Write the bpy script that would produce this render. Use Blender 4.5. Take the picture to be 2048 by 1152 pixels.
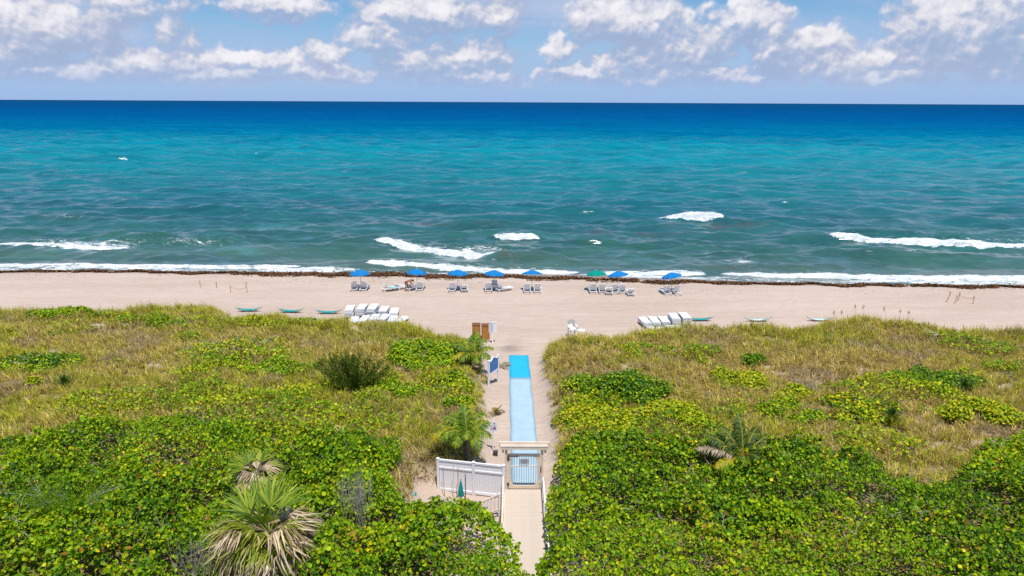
import bpy, math, random
import numpy as np
from mathutils import Vector, Matrix, Euler

# ------------------------------------------------------------------ scene, camera, light
for o in list(bpy.data.objects):
    bpy.data.objects.remove(o, do_unlink=True)
scene = bpy.context.scene
COL = scene.collection
R = math.radians
random.seed(7)
rng = np.random.default_rng(7)

cam_data = bpy.data.cameras.new('camera')
cam = bpy.data.objects.new('camera', cam_data)
COL.objects.link(cam)
cam_data.sensor_width = 36.0
cam_data.lens = 23.99
cam_data.clip_start = 0.1
cam_data.clip_end = 200000.0
cam.matrix_world = Matrix.Translation((0, 0, 19.0)) @ Matrix.Rotation(R(90 - 15.25), 4, 'X') @ Matrix.Rotation(R(0.28), 4, 'Z')
scene.camera = cam

SUN_EL, SUN_AZ = 73.0, 160.0          # azimuth clockwise from +Y (the sea): early afternoon, behind the camera to the right
sd = Vector((math.sin(R(SUN_AZ)) * math.cos(R(SUN_EL)), math.cos(R(SUN_AZ)) * math.cos(R(SUN_EL)), math.sin(R(SUN_EL))))
sun_data = bpy.data.lights.new('sun', 'SUN')
sun_data.energy = 4.3
sun_data.angle = R(0.53)
sun_data.color = (1.0, 0.955, 0.89)
sun = bpy.data.objects.new('sun', sun_data)
COL.objects.link(sun)
sun.location = (0, 0, 60)
sun.rotation_euler = (-sd).to_track_quat('-Z', 'Y').to_euler()

scene.view_settings.view_transform = 'Standard'
scene.view_settings.look = 'None'
scene.view_settings.gamma = 1.0
scene.view_settings.use_curve_mapping = False
scene.view_settings.exposure = 0.25
scene.render.engine = 'CYCLES'
scene.cycles.max_bounces = 4
scene.cycles.diffuse_bounces = 2
scene.cycles.glossy_bounces = 3
scene.cycles.transmission_bounces = 3
scene.cycles.transparent_max_bounces = 6
scene.cycles.sample_clamp_indirect = 4.0
scene.cycles.sample_clamp_direct = 6.0
scene.cycles.use_denoising = False


class NT:
    """tiny wrapper for building node trees"""
    def __init__(self, tree):
        self.t = tree

    def n(self, kind, **kw):
        nd = self.t.nodes.new(kind)
        for k, v in kw.items():
            setattr(nd, k, v)
        return nd

    def put(self, sock, v):
        if isinstance(v, bpy.types.NodeSocket):
            self.t.links.new(v, sock)
        elif v is not None:
            if hasattr(sock, 'default_value') and hasattr(sock.default_value, '__len__'):
                v = tuple(v)
                if len(sock.default_value) == 4 and len(v) == 3:
                    v = v + (1.0,)
            sock.default_value = v

    def math(self, op, a, b=None, c=None, clamp=False):
        nd = self.n('ShaderNodeMath', operation=op, use_clamp=clamp)
        self.put(nd.inputs[0], a)
        if b is not None: self.put(nd.inputs[1], b)
        if c is not None: self.put(nd.inputs[2], c)
        return nd.outputs[0]

    def vmath(self, op, a, b=None):
        nd = self.n('ShaderNodeVectorMath', operation=op)
        self.put(nd.inputs[0], a)
        if b is not None: self.put(nd.inputs[1], b)
        return nd.outputs['Value'] if op in ('LENGTH', 'DOT_PRODUCT', 'DISTANCE') else nd.outputs['Vector']

    def mix(self, f, a, b, blend='MIX'):
        nd = self.n('ShaderNodeMix', data_type='RGBA', blend_type=blend)
        self.put(nd.inputs[0], f)
        self.put(nd.inputs[6], a)
        self.put(nd.inputs[7], b)
        return nd.outputs[2]

    def smooth(self, v, lo, hi, a=0.0, b=1.0):
        nd = self.n('ShaderNodeMapRange', interpolation_type='SMOOTHSTEP')
        self.put(nd.inputs[0], v)
        for i, x in enumerate((lo, hi, a, b)):
            self.put(nd.inputs[1 + i], x)
        return nd.outputs[0]

    def noise(self, vec, scale, detail=4.0, rough=0.5, dist=0.0, out='Fac', dim='3D'):
        nd = self.n('ShaderNodeTexNoise', noise_dimensions=dim)
        if vec is not None: self.put(nd.inputs['Vector'], vec)
        nd.inputs['Scale'].default_value = scale
        nd.inputs['Detail'].default_value = detail
        nd.inputs['Roughness'].default_value = rough
        nd.inputs['Distortion'].default_value = dist
        return nd.outputs[out]

    def ramp(self, fac, stops, interp='LINEAR'):
        nd = self.n('ShaderNodeValToRGB')
        nd.color_ramp.interpolation = interp
        cr = nd.color_ramp
        while len(cr.elements) < len(stops):
            cr.elements.new(0.5)
        for e, (p, c) in zip(cr.elements, stops):
            e.position = p
            e.color = tuple(c) + (1.0,) if len(c) == 3 else c
        self.put(nd.inputs[0], fac)
        return nd.outputs[0]

    def xyz(self, v):
        nd = self.n('ShaderNodeSeparateXYZ')
        self.put(nd.inputs[0], v)
        return nd.outputs

    def comb(self, x, y, z):
        nd = self.n('ShaderNodeCombineXYZ')
        for i, s in enumerate((x, y, z)):
            self.put(nd.inputs[i], s)
        return nd.outputs[0]


def srgb(r, g, b):
    f = lambda c: c / 12.92 if c <= 0.04045 else ((c + 0.055) / 1.055) ** 2.4
    return (f(r / 255), f(g / 255), f(b / 255))


# ------------------------------------------------------------------ sky with fair-weather cumulus
def build_world():
    w = bpy.data.worlds.new('World')
    scene.world = w
    w.use_nodes = True
    w.cycles.sampling_method = 'MANUAL'
    w.cycles.sample_map_resolution = 256
    w.node_tree.nodes.clear()
    # cloud density as a function of (azimuth, elevation) in degrees
    g = bpy.data.node_groups.new('cloud_density', 'ShaderNodeTree')
    g.interface.new_socket('P', in_out='INPUT', socket_type='NodeSocketVector')
    g.interface.new_socket('Density', in_out='OUTPUT', socket_type='NodeSocketFloat')
    a = NT(g)
    gi = a.n('NodeGroupInput'); go = a.n('NodeGroupOutput')
    p = gi.outputs[0]
    wn = a.noise(p, 0.55, 2.0, 0.55, out='Color', dim='2D')
    wv = a.vmath('MULTIPLY', a.vmath('SUBTRACT', wn, (0.5, 0.5, 0.5)), (1.4, 1.4, 0))
    pw = a.vmath('ADD', p, wv)
    blobs = [  # azimuth, elevation, half width, half height, weight
        (-32.6, 4.7, 4.6, 2.0, 1.0), (-34.5, 3.4, 3.2, 1.2, .8), (-25.4, 5.3, 1.9, 1.9, .75), (-18.0, 6.8, 4.4, 1.2, .95), (-28.5, 6.6, 3.0, 1.0, .7),
        (-10.8, 4.8, 3.7, 1.1, .95), (-14.6, 3.7, 2.2, .7, .9), (-6.4, 6.7, 6.0, 1.6, 1.05), (-0.8, 6.2, 1.6, 1.1, .85),
        (-3.6, 3.6, 3.6, 1.0, .85), (-20.8, 3.0, 3.0, .6, .75), (-27.4, 2.5, 4.6, .8, .7), (-8.5, 2.9, 3.6, .8, .7), (-13.5, 2.0, 4.2, .6, .6),
        (9.2, 6.2, 5.0, 1.8, 1.1), (18.0, 6.2, 2.8, 1.3, 1.0), (14.9, 3.9, 2.5, 1.25, 1.0), (19.6, 3.7, 1.5, 1.7, 1.05),
        (9.6, 3.3, 3.6, .9, .85), (23.4, 4.5, 1.9, .9, .85), (24.0, 2.9, 3.4, .9, .8), (32.8, 5.0, 5.6, 3.0, 1.5), (31.0, 2.9, 4.6, .7, .85),
        (27.9, 3.3, 1.5, .9, .9), (15.5, 2.1, 5.2, .6, .75), (3.6, 4.2, 2.6, .8, .7), (-30.5, 1.8, 3.2, .5, .55), (5.5, 2.1, 4.0, .5, .55),
        (-33.5, 1.7, 4.0, .5, .6), (-22.5, 1.6, 4.5, .5, .65), (-3.0, 1.7, 4.5, .5, .65), (10.5, 1.6, 4.0, .5, .65), (19.5, 1.9, 3.0, .6, .7), (28.0, 1.7, 4.0, .5, .65), (41.0, 4.2, 5.0, 2.0, 1.0), (50.0, 5.5, 6.0, 2.4, 1.0), (-42.0, 5.6, 5.0, 2.0, 1.0), (-52.0, 4.0, 6.0, 1.7, .9),
        (1.5, 10.6, 7.0, 1.8, 1.0), (-15.0, 11.6, 6.0, 1.8, 1.0), (20.0, 11.4, 7.0, 2.0, 1.0), (-33.0, 10.6, 6.0, 2.0, 1.0), (38.0, 11.4, 6.0, 2.0, 1.0)]
    acc = None
    for (az, el, rx, ry, wt) in blobs:
        d = a.vmath('MULTIPLY', a.vmath('SUBTRACT', pw, (az, el, 0)), (0.80 / rx, (0.80 if el > 4.2 else 0.62) / ry, 0))
        v = a.math('MULTIPLY', a.math('SUBTRACT', 1.0, a.vmath('LENGTH', d)), min(1.5, wt + (0.50 if el < 2.3 else 0.28 if el < 4.2 else 0.12)))
        if acc is None:
            acc = v
        else:
            acc = a.math('MAXIMUM', acc, v)
    acc = a.math('MAXIMUM', acc, -1.0)
    n0 = a.noise(a.vmath('MULTIPLY', p, (0.20, 0.30, 0)), 1.0, 2.0, 0.5, dim='2D')
    n1 = a.noise(a.vmath('MULTIPLY', p, (0.70, 0.80, 0)), 1.0, 6.0, 0.58, dim='2D')
    vor = a.n('ShaderNodeTexVoronoi', feature='F1', voronoi_dimensions='2D')
    a.put(vor.inputs['Vector'], a.vmath('MULTIPLY', pw, (0.9, 1.05, 0)))
    vor.inputs['Scale'].default_value = 1.0
    bil = a.math('SUBTRACT', 0.45, vor.outputs['Distance'])
    det = a.math('ADD', a.math('MULTIPLY', a.math('SUBTRACT', n1, 0.5), 1.25), a.math('ADD', a.math('MULTIPLY', bil, 0.40), a.math('MULTIPLY', a.math('SUBTRACT', n0, 0.5), 1.5)))
    a.put(go.inputs[0], a.math('ADD', acc, det))

    b = NT(w.node_tree)
    out = b.n('ShaderNodeOutputWorld')
    tc = b.n('ShaderNodeTexCoord')
    dirv = b.vmath('NORMALIZE', tc.outputs['Generated'])
    x, y, z = b.xyz(dirv)[:3]
    az = b.math('MULTIPLY', b.math('ARCTAN2', x, y), 57.29578)
    el = b.math('MULTIPLY', b.math('ARCSINE', z), 57.29578)
    pv = b.comb(az, el, 0.0)

    def dens(vec):
        nd = b.n('ShaderNodeGroup')
        nd.node_tree = g
        b.put(nd.inputs[0], vec)
        return nd.outputs[0]
    d0 = dens(pv)
    d1 = dens(b.vmath('ADD', pv, (-0.14, 0.30, 0)))
    d2 = dens(b.vmath('ADD', pv, (-0.35, 1.55, 0)))
    sl = b.math('ADD', b.math('MULTIPLY', b.math('SUBTRACT', d0, d1), 0.75), b.math('MULTIPLY', b.math('SUBTRACT', d0, d2), 0.62))
    lit = b.math('MULTIPLY', b.smooth(sl, -0.45, 1.00), b.smooth(b.noise(pv, 0.45, 5.0, 0.6, dim='2D'), 0.18, 0.60, 0.35, 1.0))
    alpha = b.smooth(d0, -0.24, 0.40)
    # thin veil of high, soft cloud everywhere
    vn = b.noise(b.vmath('MULTIPLY', dirv, (1, 1, 3.4)), 3.1, 6.0, 0.6, 0.4)
    veil = b.math('MULTIPLY', b.smooth(vn, 0.36, 0.70), 0.85)
    sky = b.n('ShaderNodeTexSky', sky_type='NISHITA')
    sky.sun_disc = False
    sky.sun_elevation = R(SUN_EL)
    sky.sun_rotation = R(SUN_AZ)
    sky.altitude = 0.0
    sky.air_density = 1.0
    sky.dust_density = SKY_DUST
    sky.ozone_density = 3.0
    hs = b.n('ShaderNodeHueSaturation')
    hs.inputs['Saturation'].default_value = SKY_SAT
    hs.inputs['Value'].default_value = 1.0
    b.put(hs.inputs['Color'], sky.outputs[0])
    bg_sky = b.n('ShaderNodeBackground')
    # pale marine haze near the horizon
    b.put(bg_sky.inputs[0], b.mix(b.smooth(el, -1.0, 9.0, 0.97, 0.25), hs.outputs[0], tuple(c / SKY_STRENGTH for c in SKY_HAZE)))
    bg_sky.inputs[1].default_value = SKY_STRENGTH
    ccol = b.mix(lit, CLOUD_DARK, CLOUD_LIGHT)
    # distance haze swallows the low clouds
    far = b.smooth(el, -0.4, 3.4)
    ccol = b.mix(far, CLOUD_HAZE, ccol)
    a1 = b.math('MULTIPLY', b.math('MULTIPLY', alpha, b.smooth(lit, 0.1, 0.6, 0.72, 1.0)), b.smooth(el, 0.3, 1.7, 0.0, 0.97))
    veil = b.math('MULTIPLY', veil, b.smooth(el, 0.5, 3.6))
    vcol = b.mix(b.smooth(vn, 0.45, 0.72), CLOUD_HAZE, (0.45, 0.50, 0.66))
    call = b.mix(a1, vcol, ccol)
    at = b.math('SUBTRACT', 1.0, b.math('MULTIPLY', b.math('SUBTRACT', 1.0, a1), b.math('SUBTRACT', 1.0, veil)))
    bg_c = b.n('ShaderNodeBackground')
    b.put(bg_c.inputs[0], call)
    bg_c.inputs[1].default_value = 1.0
    mx = b.n('ShaderNodeMixShader')
    b.put(mx.inputs[0], at)
    b.put(mx.inputs[1], bg_sky.outputs[0])
    b.put(mx.inputs[2], bg_c.outputs[0])
    b.put(out.inputs[0], mx.outputs[0])


SKY_STRENGTH, SKY_SAT, SKY_DUST = 0.085, 1.6, 0.0
SKY_HAZE = (0.265, 0.415, 0.69)
CLOUD_DARK = (0.30, 0.345, 0.49)
CLOUD_LIGHT = (0.78, 0.765, 0.79)
CLOUD_HAZE = (0.31, 0.415, 0.645)
build_world()


# ------------------------------------------------------------------ helpers: noise, meshes, materials
def _hash(ix, iy, seed):
    h = (ix.astype(np.int64) * 374761393 + iy.astype(np.int64) * 668265263 + seed * 974711) & 0x7fffffff
    h = ((h ^ (h >> 13)) * 1274126177) & 0x7fffffff
    return ((h ^ (h >> 16)) & 0xffff) / 65535.0


def vnoise(x, y, seed=0):
    x = np.asarray(x, float); y = np.asarray(y, float)
    ix = np.floor(x); iy = np.floor(y)
    fx = x - ix; fy = y - iy
    fx = fx * fx * (3 - 2 * fx); fy = fy * fy * (3 - 2 * fy)
    a = _hash(ix, iy, seed); b = _hash(ix + 1, iy, seed)
    c = _hash(ix, iy + 1, seed); d = _hash(ix + 1, iy + 1, seed)
    return (a * (1 - fx) + b * fx) * (1 - fy) + (c * (1 - fx) + d * fx) * fy


def fbm(x, y, seed=0, octs=4):
    v = 0; amp = 0.5; tot = 0
    for i in range(octs):
        v = v + amp * vnoise(x * 2 ** i + 13.7 * i, y * 2 ** i - 7.3 * i, seed + i)
        tot += amp; amp *= 0.5
    return v / tot


def sstep(v, a, b):
    t = np.clip((np.asarray(v, float) - a) / (b - a), 0, 1)
    return t * t * (3 - 2 * t)


def link(o, parent=None):
    COL.objects.link(o)
    if parent is not None:
        o.parent = parent
    return o


def tag(o, label=None, cat=None, group=None, kind=None):
    if label: o['label'] = label
    if cat: o['category'] = cat
    if group: o['group'] = group
    if kind: o['kind'] = kind
    return o


def empty(name, loc=(0, 0, 0), rz=0.0, label=None, cat=None, group=None):
    o = bpy.data.objects.new(name, None)
    o.empty_display_size = 0.2
    link(o)
    o.location = loc
    o.rotation_euler = (0, 0, rz)
    return tag(o, label, cat, group)


def np_mesh(name, verts, faces, mat=None, col=None, parent=None, smooth=False, attrs=None):
    """verts (n,3); faces (m,3) or (m,4) array or list of such arrays; col (n,3) point colours"""
    if not isinstance(faces, list):
        faces = [faces]
    faces = [np.asarray(f, np.int32) for f in faces if len(f)]
    me = bpy.data.meshes.new(name)
    verts = np.asarray(verts, np.float32)
    me.vertices.add(len(verts))
    me.vertices.foreach_set('co', verts.ravel())
    loops = np.concatenate([f.ravel() for f in faces])
    sizes = np.concatenate([np.full(len(f), f.shape[1], np.int32) for f in faces])
    starts = np.concatenate([[0], np.cumsum(sizes)[:-1]]).astype(np.int32)
    me.loops.add(len(loops))
    me.loops.foreach_set('vertex_index', loops)
    me.polygons.add(len(sizes))
    me.polygons.foreach_set('loop_start', starts)
    me.polygons.foreach_set('loop_total', sizes)
    me.update(calc_edges=True)
    if smooth:
        me.polygons.foreach_set('use_smooth', np.ones(len(sizes), bool))
    if col is not None:
        at = me.attributes.new('col', 'FLOAT_COLOR', 'POINT')
        c4 = np.ones((len(verts), 4), np.float32)
        c4[:, :3] = col
        at.data.foreach_set('color', c4.ravel())
    for k, v in (attrs or {}).items():
        at = me.attributes.new(k, 'FLOAT', 'POINT')
        at.data.foreach_set('value', np.asarray(v, np.float32))
    if mat: me.materials.append(mat)
    o = bpy.data.objects.new(name, me)
    return link(o, parent)


class MB:
    """collects boxes, tubes and sheets into one mesh"""
    def __init__(self):
        self.v = []; self.f = []

    def add(self, vs, fs):
        b = len(self.v)
        self.v += [tuple(p) for p in vs]
        self.f += [tuple(b + i for i in f) for f in fs]
        return self

    def box(self, x0, x1, y0, y1, z0, z1, M=None, bev=0.0):
        if bev > 0:
            return self.prism([(x0 + bev, y0), (x1 - bev, y0), (x1, y0 + bev), (x1, y1 - bev), (x1 - bev, y1), (x0 + bev, y1), (x0, y1 - bev), (x0, y0 + bev)], z0, z1, M)
        vs = [Vector((x, y, z)) for z in (z0, z1) for y in (y0, y1) for x in (x0, x1)]
        if M is not None: vs = [M @ v for v in vs]
        return self.add(vs, [(0, 2, 3, 1), (4, 5, 7, 6), (0, 1, 5, 4), (2, 6, 7, 3), (0, 4, 6, 2), (1, 3, 7, 5)])

    def prism(self, pts, z0, z1, M=None):
        n = len(pts)
        vs = [Vector((q[0], q[1], z)) for z in (z0, z1) for q in pts]
        if M is not None: vs = [M @ v for v in vs]
        return self.add(vs, [tuple(range(n - 1, -1, -1)), tuple(range(n, 2 * n))] + [(i, (i + 1) % n, n + (i + 1) % n, n + i) for i in range(n)])

    def tube(self, pts, r, seg=6, caps=True):
        pts = [Vector(p) for p in pts]
        rs = r if isinstance(r, (list, tuple)) else [r] * len(pts)
        vs = []; fs = []
        for i, p in enumerate(pts):
            d = (pts[min(i + 1, len(pts) - 1)] - pts[max(i - 1, 0)]).normalized()
            u = d.cross(Vector((0, 0, 1)))
            if u.length < 1e-3: u = d.cross(Vector((1, 0, 0)))
            u.normalize(); w = d.cross(u)
            for k in range(seg):
                t = 2 * math.pi * k / seg
                vs.append(p + (u * math.cos(t) + w * math.sin(t)) * rs[i])
        for i in range(len(pts) - 1):
            for k in range(seg):
                k2 = (k + 1) % seg
                fs.append((i * seg + k, i * seg + k2, (i + 1) * seg + k2, (i + 1) * seg + k))
        if caps:
            fs.append(tuple(range(seg - 1, -1, -1)))
            fs.append(tuple((len(pts) - 1) * seg + k for k in range(seg)))
        return self.add(vs, fs)

    def lathe(self, prof, seg=16, M=None):
        vs = []; fs = []
        for (r, z) in prof:
            for k in range(seg):
                t = 2 * math.pi * k / seg
                v = Vector((r * math.cos(t), r * math.sin(t), z))
                vs.append(M @ v if M is not None else v)
        for i in range(len(prof) - 1):
            for k in range(seg):
                k2 = (k + 1) % seg
                fs.append((i * seg + k, i * seg + k2, (i + 1) * seg + k2, (i + 1) * seg + k))
        fs.append(tuple(range(seg - 1, -1, -1)))
        fs.append(tuple((len(prof) - 1) * seg + k for k in range(seg)))
        return self.add(vs, fs)

    def build(self, name, mat, parent=None, smooth=False):
        me = bpy.data.meshes.new(name)
        me.from_pydata([tuple(v) for v in self.v], [], self.f)
        me.update()
        if smooth:
            me.polygons.foreach_set('use_smooth', [True] * len(me.polygons))
        me.materials.append(mat)
        o = bpy.data.objects.new(name, me)
        return link(o, parent)


def share(name, me_obj, parent, loc=(0, 0, 0), rot=(0, 0, 0)):
    o = bpy.data.objects.new(name, me_obj.data)
    link(o, parent)
    o.location = loc
    o.rotation_euler = rot
    return o


def children(o):
    return [c for c in bpy.data.objects if c.parent == o]


def copy_tree(o, parent=None, kids=None):
    c = o.copy()
    COL.objects.link(c)
    c.parent = parent
    for ch in (KIDS.get(o.name) or []):
        copy_tree(ch, c)
    return c


KIDS = {}


def remember(root):
    ks = children(root)
    KIDS[root.name] = ks
    for k in ks:
        remember(k)


MATS = {}


def mat(name, color, rough=0.6, spec=0.3, var=0.12, vscale=6.0, bump=0.0, metallic=0.0, dirt=None, dscale=2.0, trans=0.0):
    """painted or plain surface with slight uneven tone"""
    if name in MATS: return MATS[name]
    m = bpy.data.materials.new(name)
    m.use_nodes = True
    t = NT(m.node_tree)
    t.t.nodes.clear()
    out = t.n('ShaderNodeOutputMaterial')
    bs = t.n('ShaderNodeBsdfPrincipled')
    tc = t.n('ShaderNodeTexCoord')
    nz = t.noise(tc.outputs['Object'], vscale, 4.0, 0.6)
    c1 = tuple(min(1, c * (1 + var)) for c in color); c2 = tuple(c * (1 - var) for c in color)
    col = t.mix(t.smooth(nz, 0.3, 0.7), c1, c2)
    if dirt:
        dz = t.noise(tc.outputs['Object'], dscale, 5.0, 0.65)
        col = t.mix(t.smooth(dz, 0.55, 0.8, 0, 0.7), col, dirt)
    t.put(bs.inputs['Base Color'], col)
    bs.inputs['Roughness'].default_value = rough
    bs.inputs['Specular IOR Level'].default_value = spec
    bs.inputs['Metallic'].default_value = metallic
    if bump:
        bp = t.n('ShaderNodeBump')
        bp.inputs['Strength'].default_value = bump
        bp.inputs['Distance'].default_value = 0.02
        t.put(bp.inputs['Height'], t.noise(tc.outputs['Object'], vscale * 5, 3.0))
        t.put(bs.inputs['Normal'], bp.outputs[0])
    sh = bs.outputs[0]
    if trans:
        tr = t.n('ShaderNodeBsdfTranslucent')
        t.put(tr.inputs[0], col)
        mx = t.n('ShaderNodeMixShader')
        mx.inputs[0].default_value = trans
        t.put(mx.inputs[1], sh); t.put(mx.inputs[2], tr.outputs[0])
        sh = mx.outputs[0]
    t.put(out.inputs[0], sh)
    MATS[name] = m
    return m


def leaf_mat(name, rough=0.4, spec=0.35, trans=0.25):
    if name in MATS: return MATS[name]
    m = bpy.data.materials.new(name)
    m.use_nodes = True
    t = NT(m.node_tree)
    t.t.nodes.clear()
    out = t.n('ShaderNodeOutputMaterial')
    at = t.n('ShaderNodeAttribute', attribute_name='col')
    bs = t.n('ShaderNodeBsdfPrincipled')
    t.put(bs.inputs['Base Color'], at.outputs['Color'])
    bs.inputs['Roughness'].default_value = rough
    bs.inputs['Specular IOR Level'].default_value = spec
    tr = t.n('ShaderNodeBsdfTranslucent')
    t.put(tr.inputs[0], t.mix(1.0, at.outputs['Color'], (1.2, 1.15, 0.3), 'MULTIPLY'))
    mx = t.n('ShaderNodeMixShader')
    mx.inputs[0].default_value = trans
    t.put(mx.inputs[1], bs.outputs[0]); t.put(mx.inputs[2], tr.outputs[0])
    t.put(out.inputs[0], mx.outputs[0])
    MATS[name] = m
    return m

# ------------------------------------------------------------------ ground: dunes, path, beach, sea bed
EDGE_X = [-70, -45, -35.1, -31.7, -26.6, -24.3, -19.7, -17.5, -13.8, -9.2, -6.4, -4.0, -2.4, -1.2, 0.6, 1.9, 2.9, 5.0, 10.2, 14.6, 19.4, 24.1, 29.6, 32.4, 35.7, 41.2, 70]
EDGE_Y = [57, 57.0, 55.6, 57.3, 57.7, 55.1, 55.4, 53.8, 53.6, 53.3, 50.8, 50.5, 49.1, 47.5, 44.0, 46.4, 48.9, 49.9, 51.6, 53.2, 52.8, 52.5, 55.4, 54.3, 52.8, 52.1, 52.5]
SHORE_X = [-400, -61, -30, -15.8, -1.4, 14.9, 27.5, 44.2, 58.2, 400]
SHORE_Y = [79.6, 79.3, 79.4, 79.2, 78.5, 77.0, 76.3, 75.3, 75.0, 72]
SEA_Z = -0.7
PATH_L, PATH_R = -1.25, 1.95


def edge_y(x):
    return np.interp(x, EDGE_X, EDGE_Y) + (fbm(np.asarray(x) * 0.35, np.zeros_like(np.asarray(x, float)), 5) - 0.5) * 1.6


def shore_y(x):
    return np.interp(x, SHORE_X, SHORE_Y) + 0.7 * np.sin(np.asarray(x) * 0.16) * np.sin(np.asarray(x) * 0.043 + 1)


def dune_mask(x, y):
    """1 on the vegetated dune, 0 on beach, path and yard"""
    x = np.asarray(x, float); y = np.asarray(y, float)
    front = 1 - sstep(y - edge_y(x), -0.6, 2.6)
    wob = (fbm(y * 0.5, x * 0.1, 21) - 0.5) * 0.9
    # the sand beside the mat widens on its left side towards the sign
    wl = np.interp(y, [20, 30.5, 33, 37, 41, 45, 49, 52], [0.4, 0.0, 0.0, -0.15, -0.05, 0.4, 0.9, 1.8])
    left = sstep(PATH_L - wl - x + wob, -0.3, 1.9)
    right = sstep(x - PATH_R - 0.05 + wob * 0.5, -0.2, 1.7)
    corr = np.maximum(left, right)
    yard = sstep(-4.7 - x, -0.3, 0.7) + sstep(np.abs(y - 28.6), 1.9, 3.0) + (x > 0.5)
    return front * corr * np.clip(yard, 0, 1)


def ground_z(x, y):
    x = np.asarray(x, float); y = np.asarray(y, float)
    d = y - shore_y(x)
    beach = np.interp(d, [-40, -22, -9, -4, 0, 6, 20, 60, 200, 1200], [0.0, 0.0, -0.05, -0.28, -0.72, -1.35, -2.2, -4.0, -8.0, -20.0])
    m = dune_mask(x, y)
    lump = 0.85 + 0.7 * fbm(x * 0.16, y * 0.2, 3) + 0.25 * (fbm(x * 0.6, y * 0.6, 4) - 0.5)
    ripple = 0.05 * (fbm(x * 1.3, y * 1.3, 9, 3) - 0.5) + 0.035 * (fbm(x * 0.35, y * 0.9, 11, 3) - 0.5)
    return beach + m * lump + ripple * (d < 0)


def sand_material():
    m = bpy.data.materials.new('sand')
    m.use_nodes = True
    t = NT(m.node_tree)
    t.t.nodes.clear()
    out = t.n('ShaderNodeOutputMaterial')
    bs = t.n('ShaderNodeBsdfPrincipled')
    pos = t.n('ShaderNodeNewGeometry').outputs['Position']
    wet = t.n('ShaderNodeAttribute', attribute_name='wet').outputs['Fac']
    duff = t.n('ShaderNodeAttribute', attribute_name='duff').outputs['Fac']
    big = t.noise(t.vmath('MULTIPLY', pos, (0.05, 0.22, 0.1)), 1.0, 5.0, 0.6)
    mid = t.noise(t.vmath('MULTIPLY', pos, (0.7, 1.6, 1)), 1.0, 5.0, 0.6)
    fine = t.noise(pos, 9.0, 4.0, 0.6)
    base = t.mix(t.smooth(big, 0.35, 0.68), SAND_A, SAND_B)
    base = t.mix(t.smooth(mid, 0.5, 0.75, 0, 0.35), base, SAND_C)
    base = t.mix(t.smooth(fine, 0.5, 0.8, 0, 0.25), base, tuple(c * 0.72 for c in SAND_B))
    trk = t.noise(t.vmath('MULTIPLY', pos, (0.03, 2.6, 0)), 1.0, 3.0, 0.6)
    base = t.mix(t.smooth(trk, 0.52, 0.68, 0, 0.42), base, SAND_C)
    foot = t.n('ShaderNodeTexVoronoi')
    t.put(foot.inputs['Vector'], t.vmath('MULTIPLY', pos, (1.9, 2.3, 0)))
    litter = t.noise(t.vmath('MULTIPLY', pos, (2.0, 3.0, 1)), 1.0, 5.0, 0.75)
    base = t.mix(t.math('MULTIPLY', t.smooth(litter, 0.66, 0.74), 0.4), base, (0.22, 0.15, 0.10))
    base = t.mix(t.math('MULTIPLY', wet, 0.85), base, (0.20, 0.155, 0.12))
    duffc = t.mix(t.smooth(mid, 0.4, 0.6), (0.12, 0.085, 0.035), (0.25, 0.19, 0.10))
    base = t.mix(duff, base, duffc)
    t.put(bs.inputs['Base Color'], base)
    t.put(bs.inputs['Roughness'], t.smooth(wet, 0.0, 1.0, 0.9, 0.35))
    bs.inputs['Specular IOR Level'].default_value = 0.25
    bp = t.n('ShaderNodeBump')
    bp.inputs['Strength'].default_value = 0.9
    bp.inputs['Distance'].default_value = 0.05
    hh = t.math('ADD', t.noise(pos, 3.2, 5.0, 0.65), t.math('MULTIPLY', t.noise(t.vmath('MULTIPLY', pos, (0.25, 2.2, 1)), 1.0, 3.0), 0.6))
    hh = t.math('ADD', hh, t.math('MULTIPLY', t.smooth(foot.outputs['Distance'], 0.0, 0.30), t.smooth(mid, 0.40, 0.60, 0.0, 0.9)))
    t.put(bp.inputs['Height'], hh)
    t.put(bs.inputs['Normal'], bp.outputs[0])
    t.put(out.inputs[0], bs.outputs[0])
    return m


SAND_A = (0.505, 0.40, 0.325)
SAND_B = (0.45, 0.35, 0.28)
SAND_C = (0.395, 0.305, 0.235)


def build_ground():
    xs = np.unique(np.concatenate([np.linspace(-900, -75, 12), np.arange(-75, 75.01, 0.45), np.linspace(75, 900, 12)]))
    ys = np.unique(np.concatenate([np.linspace(-150, 12, 10), np.arange(12, 86, 0.45), np.arange(86, 130, 3), np.linspace(130, 1500, 20)]))
    X, Y = np.meshgrid(xs, ys)
    Z = ground_z(X, Y)
    d = Y - shore_y(X)
    wet = sstep(d, -3.6, -1.2) + 0.75 * np.exp(-(((X + 0.2) / 1.0) ** 2 + ((Y - 51.6) / 2.2) ** 2)) * sstep(fbm(X * 1.1, Y * 0.8, 33), 0.35, 0.6)
    duff = sstep(dune_mask(X, Y), 0.35, 0.95) * sstep(fbm(X * 0.5, Y * 0.75, 41), 0.22, 0.31)
    duff = np.where(Y < 33, np.maximum(duff, sstep(dune_mask(X, Y), .5, .9)), duff)
    n, k = len(ys), len(xs)
    idx = np.arange(n * k).reshape(n, k)
    F = np.stack([idx[:-1, :-1], idx[:-1, 1:], idx[1:, 1:], idx[1:, :-1]], -1).reshape(-1, 4)
    o = np_mesh('ground', np.stack([X, Y, Z], -1).reshape(-1, 3), F, sand_material(), smooth=True, attrs={'wet': np.clip(wet, 0, 1).ravel(), 'duff': duff.ravel()})
    tag(o, 'pale pinkish sand of the beach and dunes', kind='structure')


build_ground()

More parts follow.
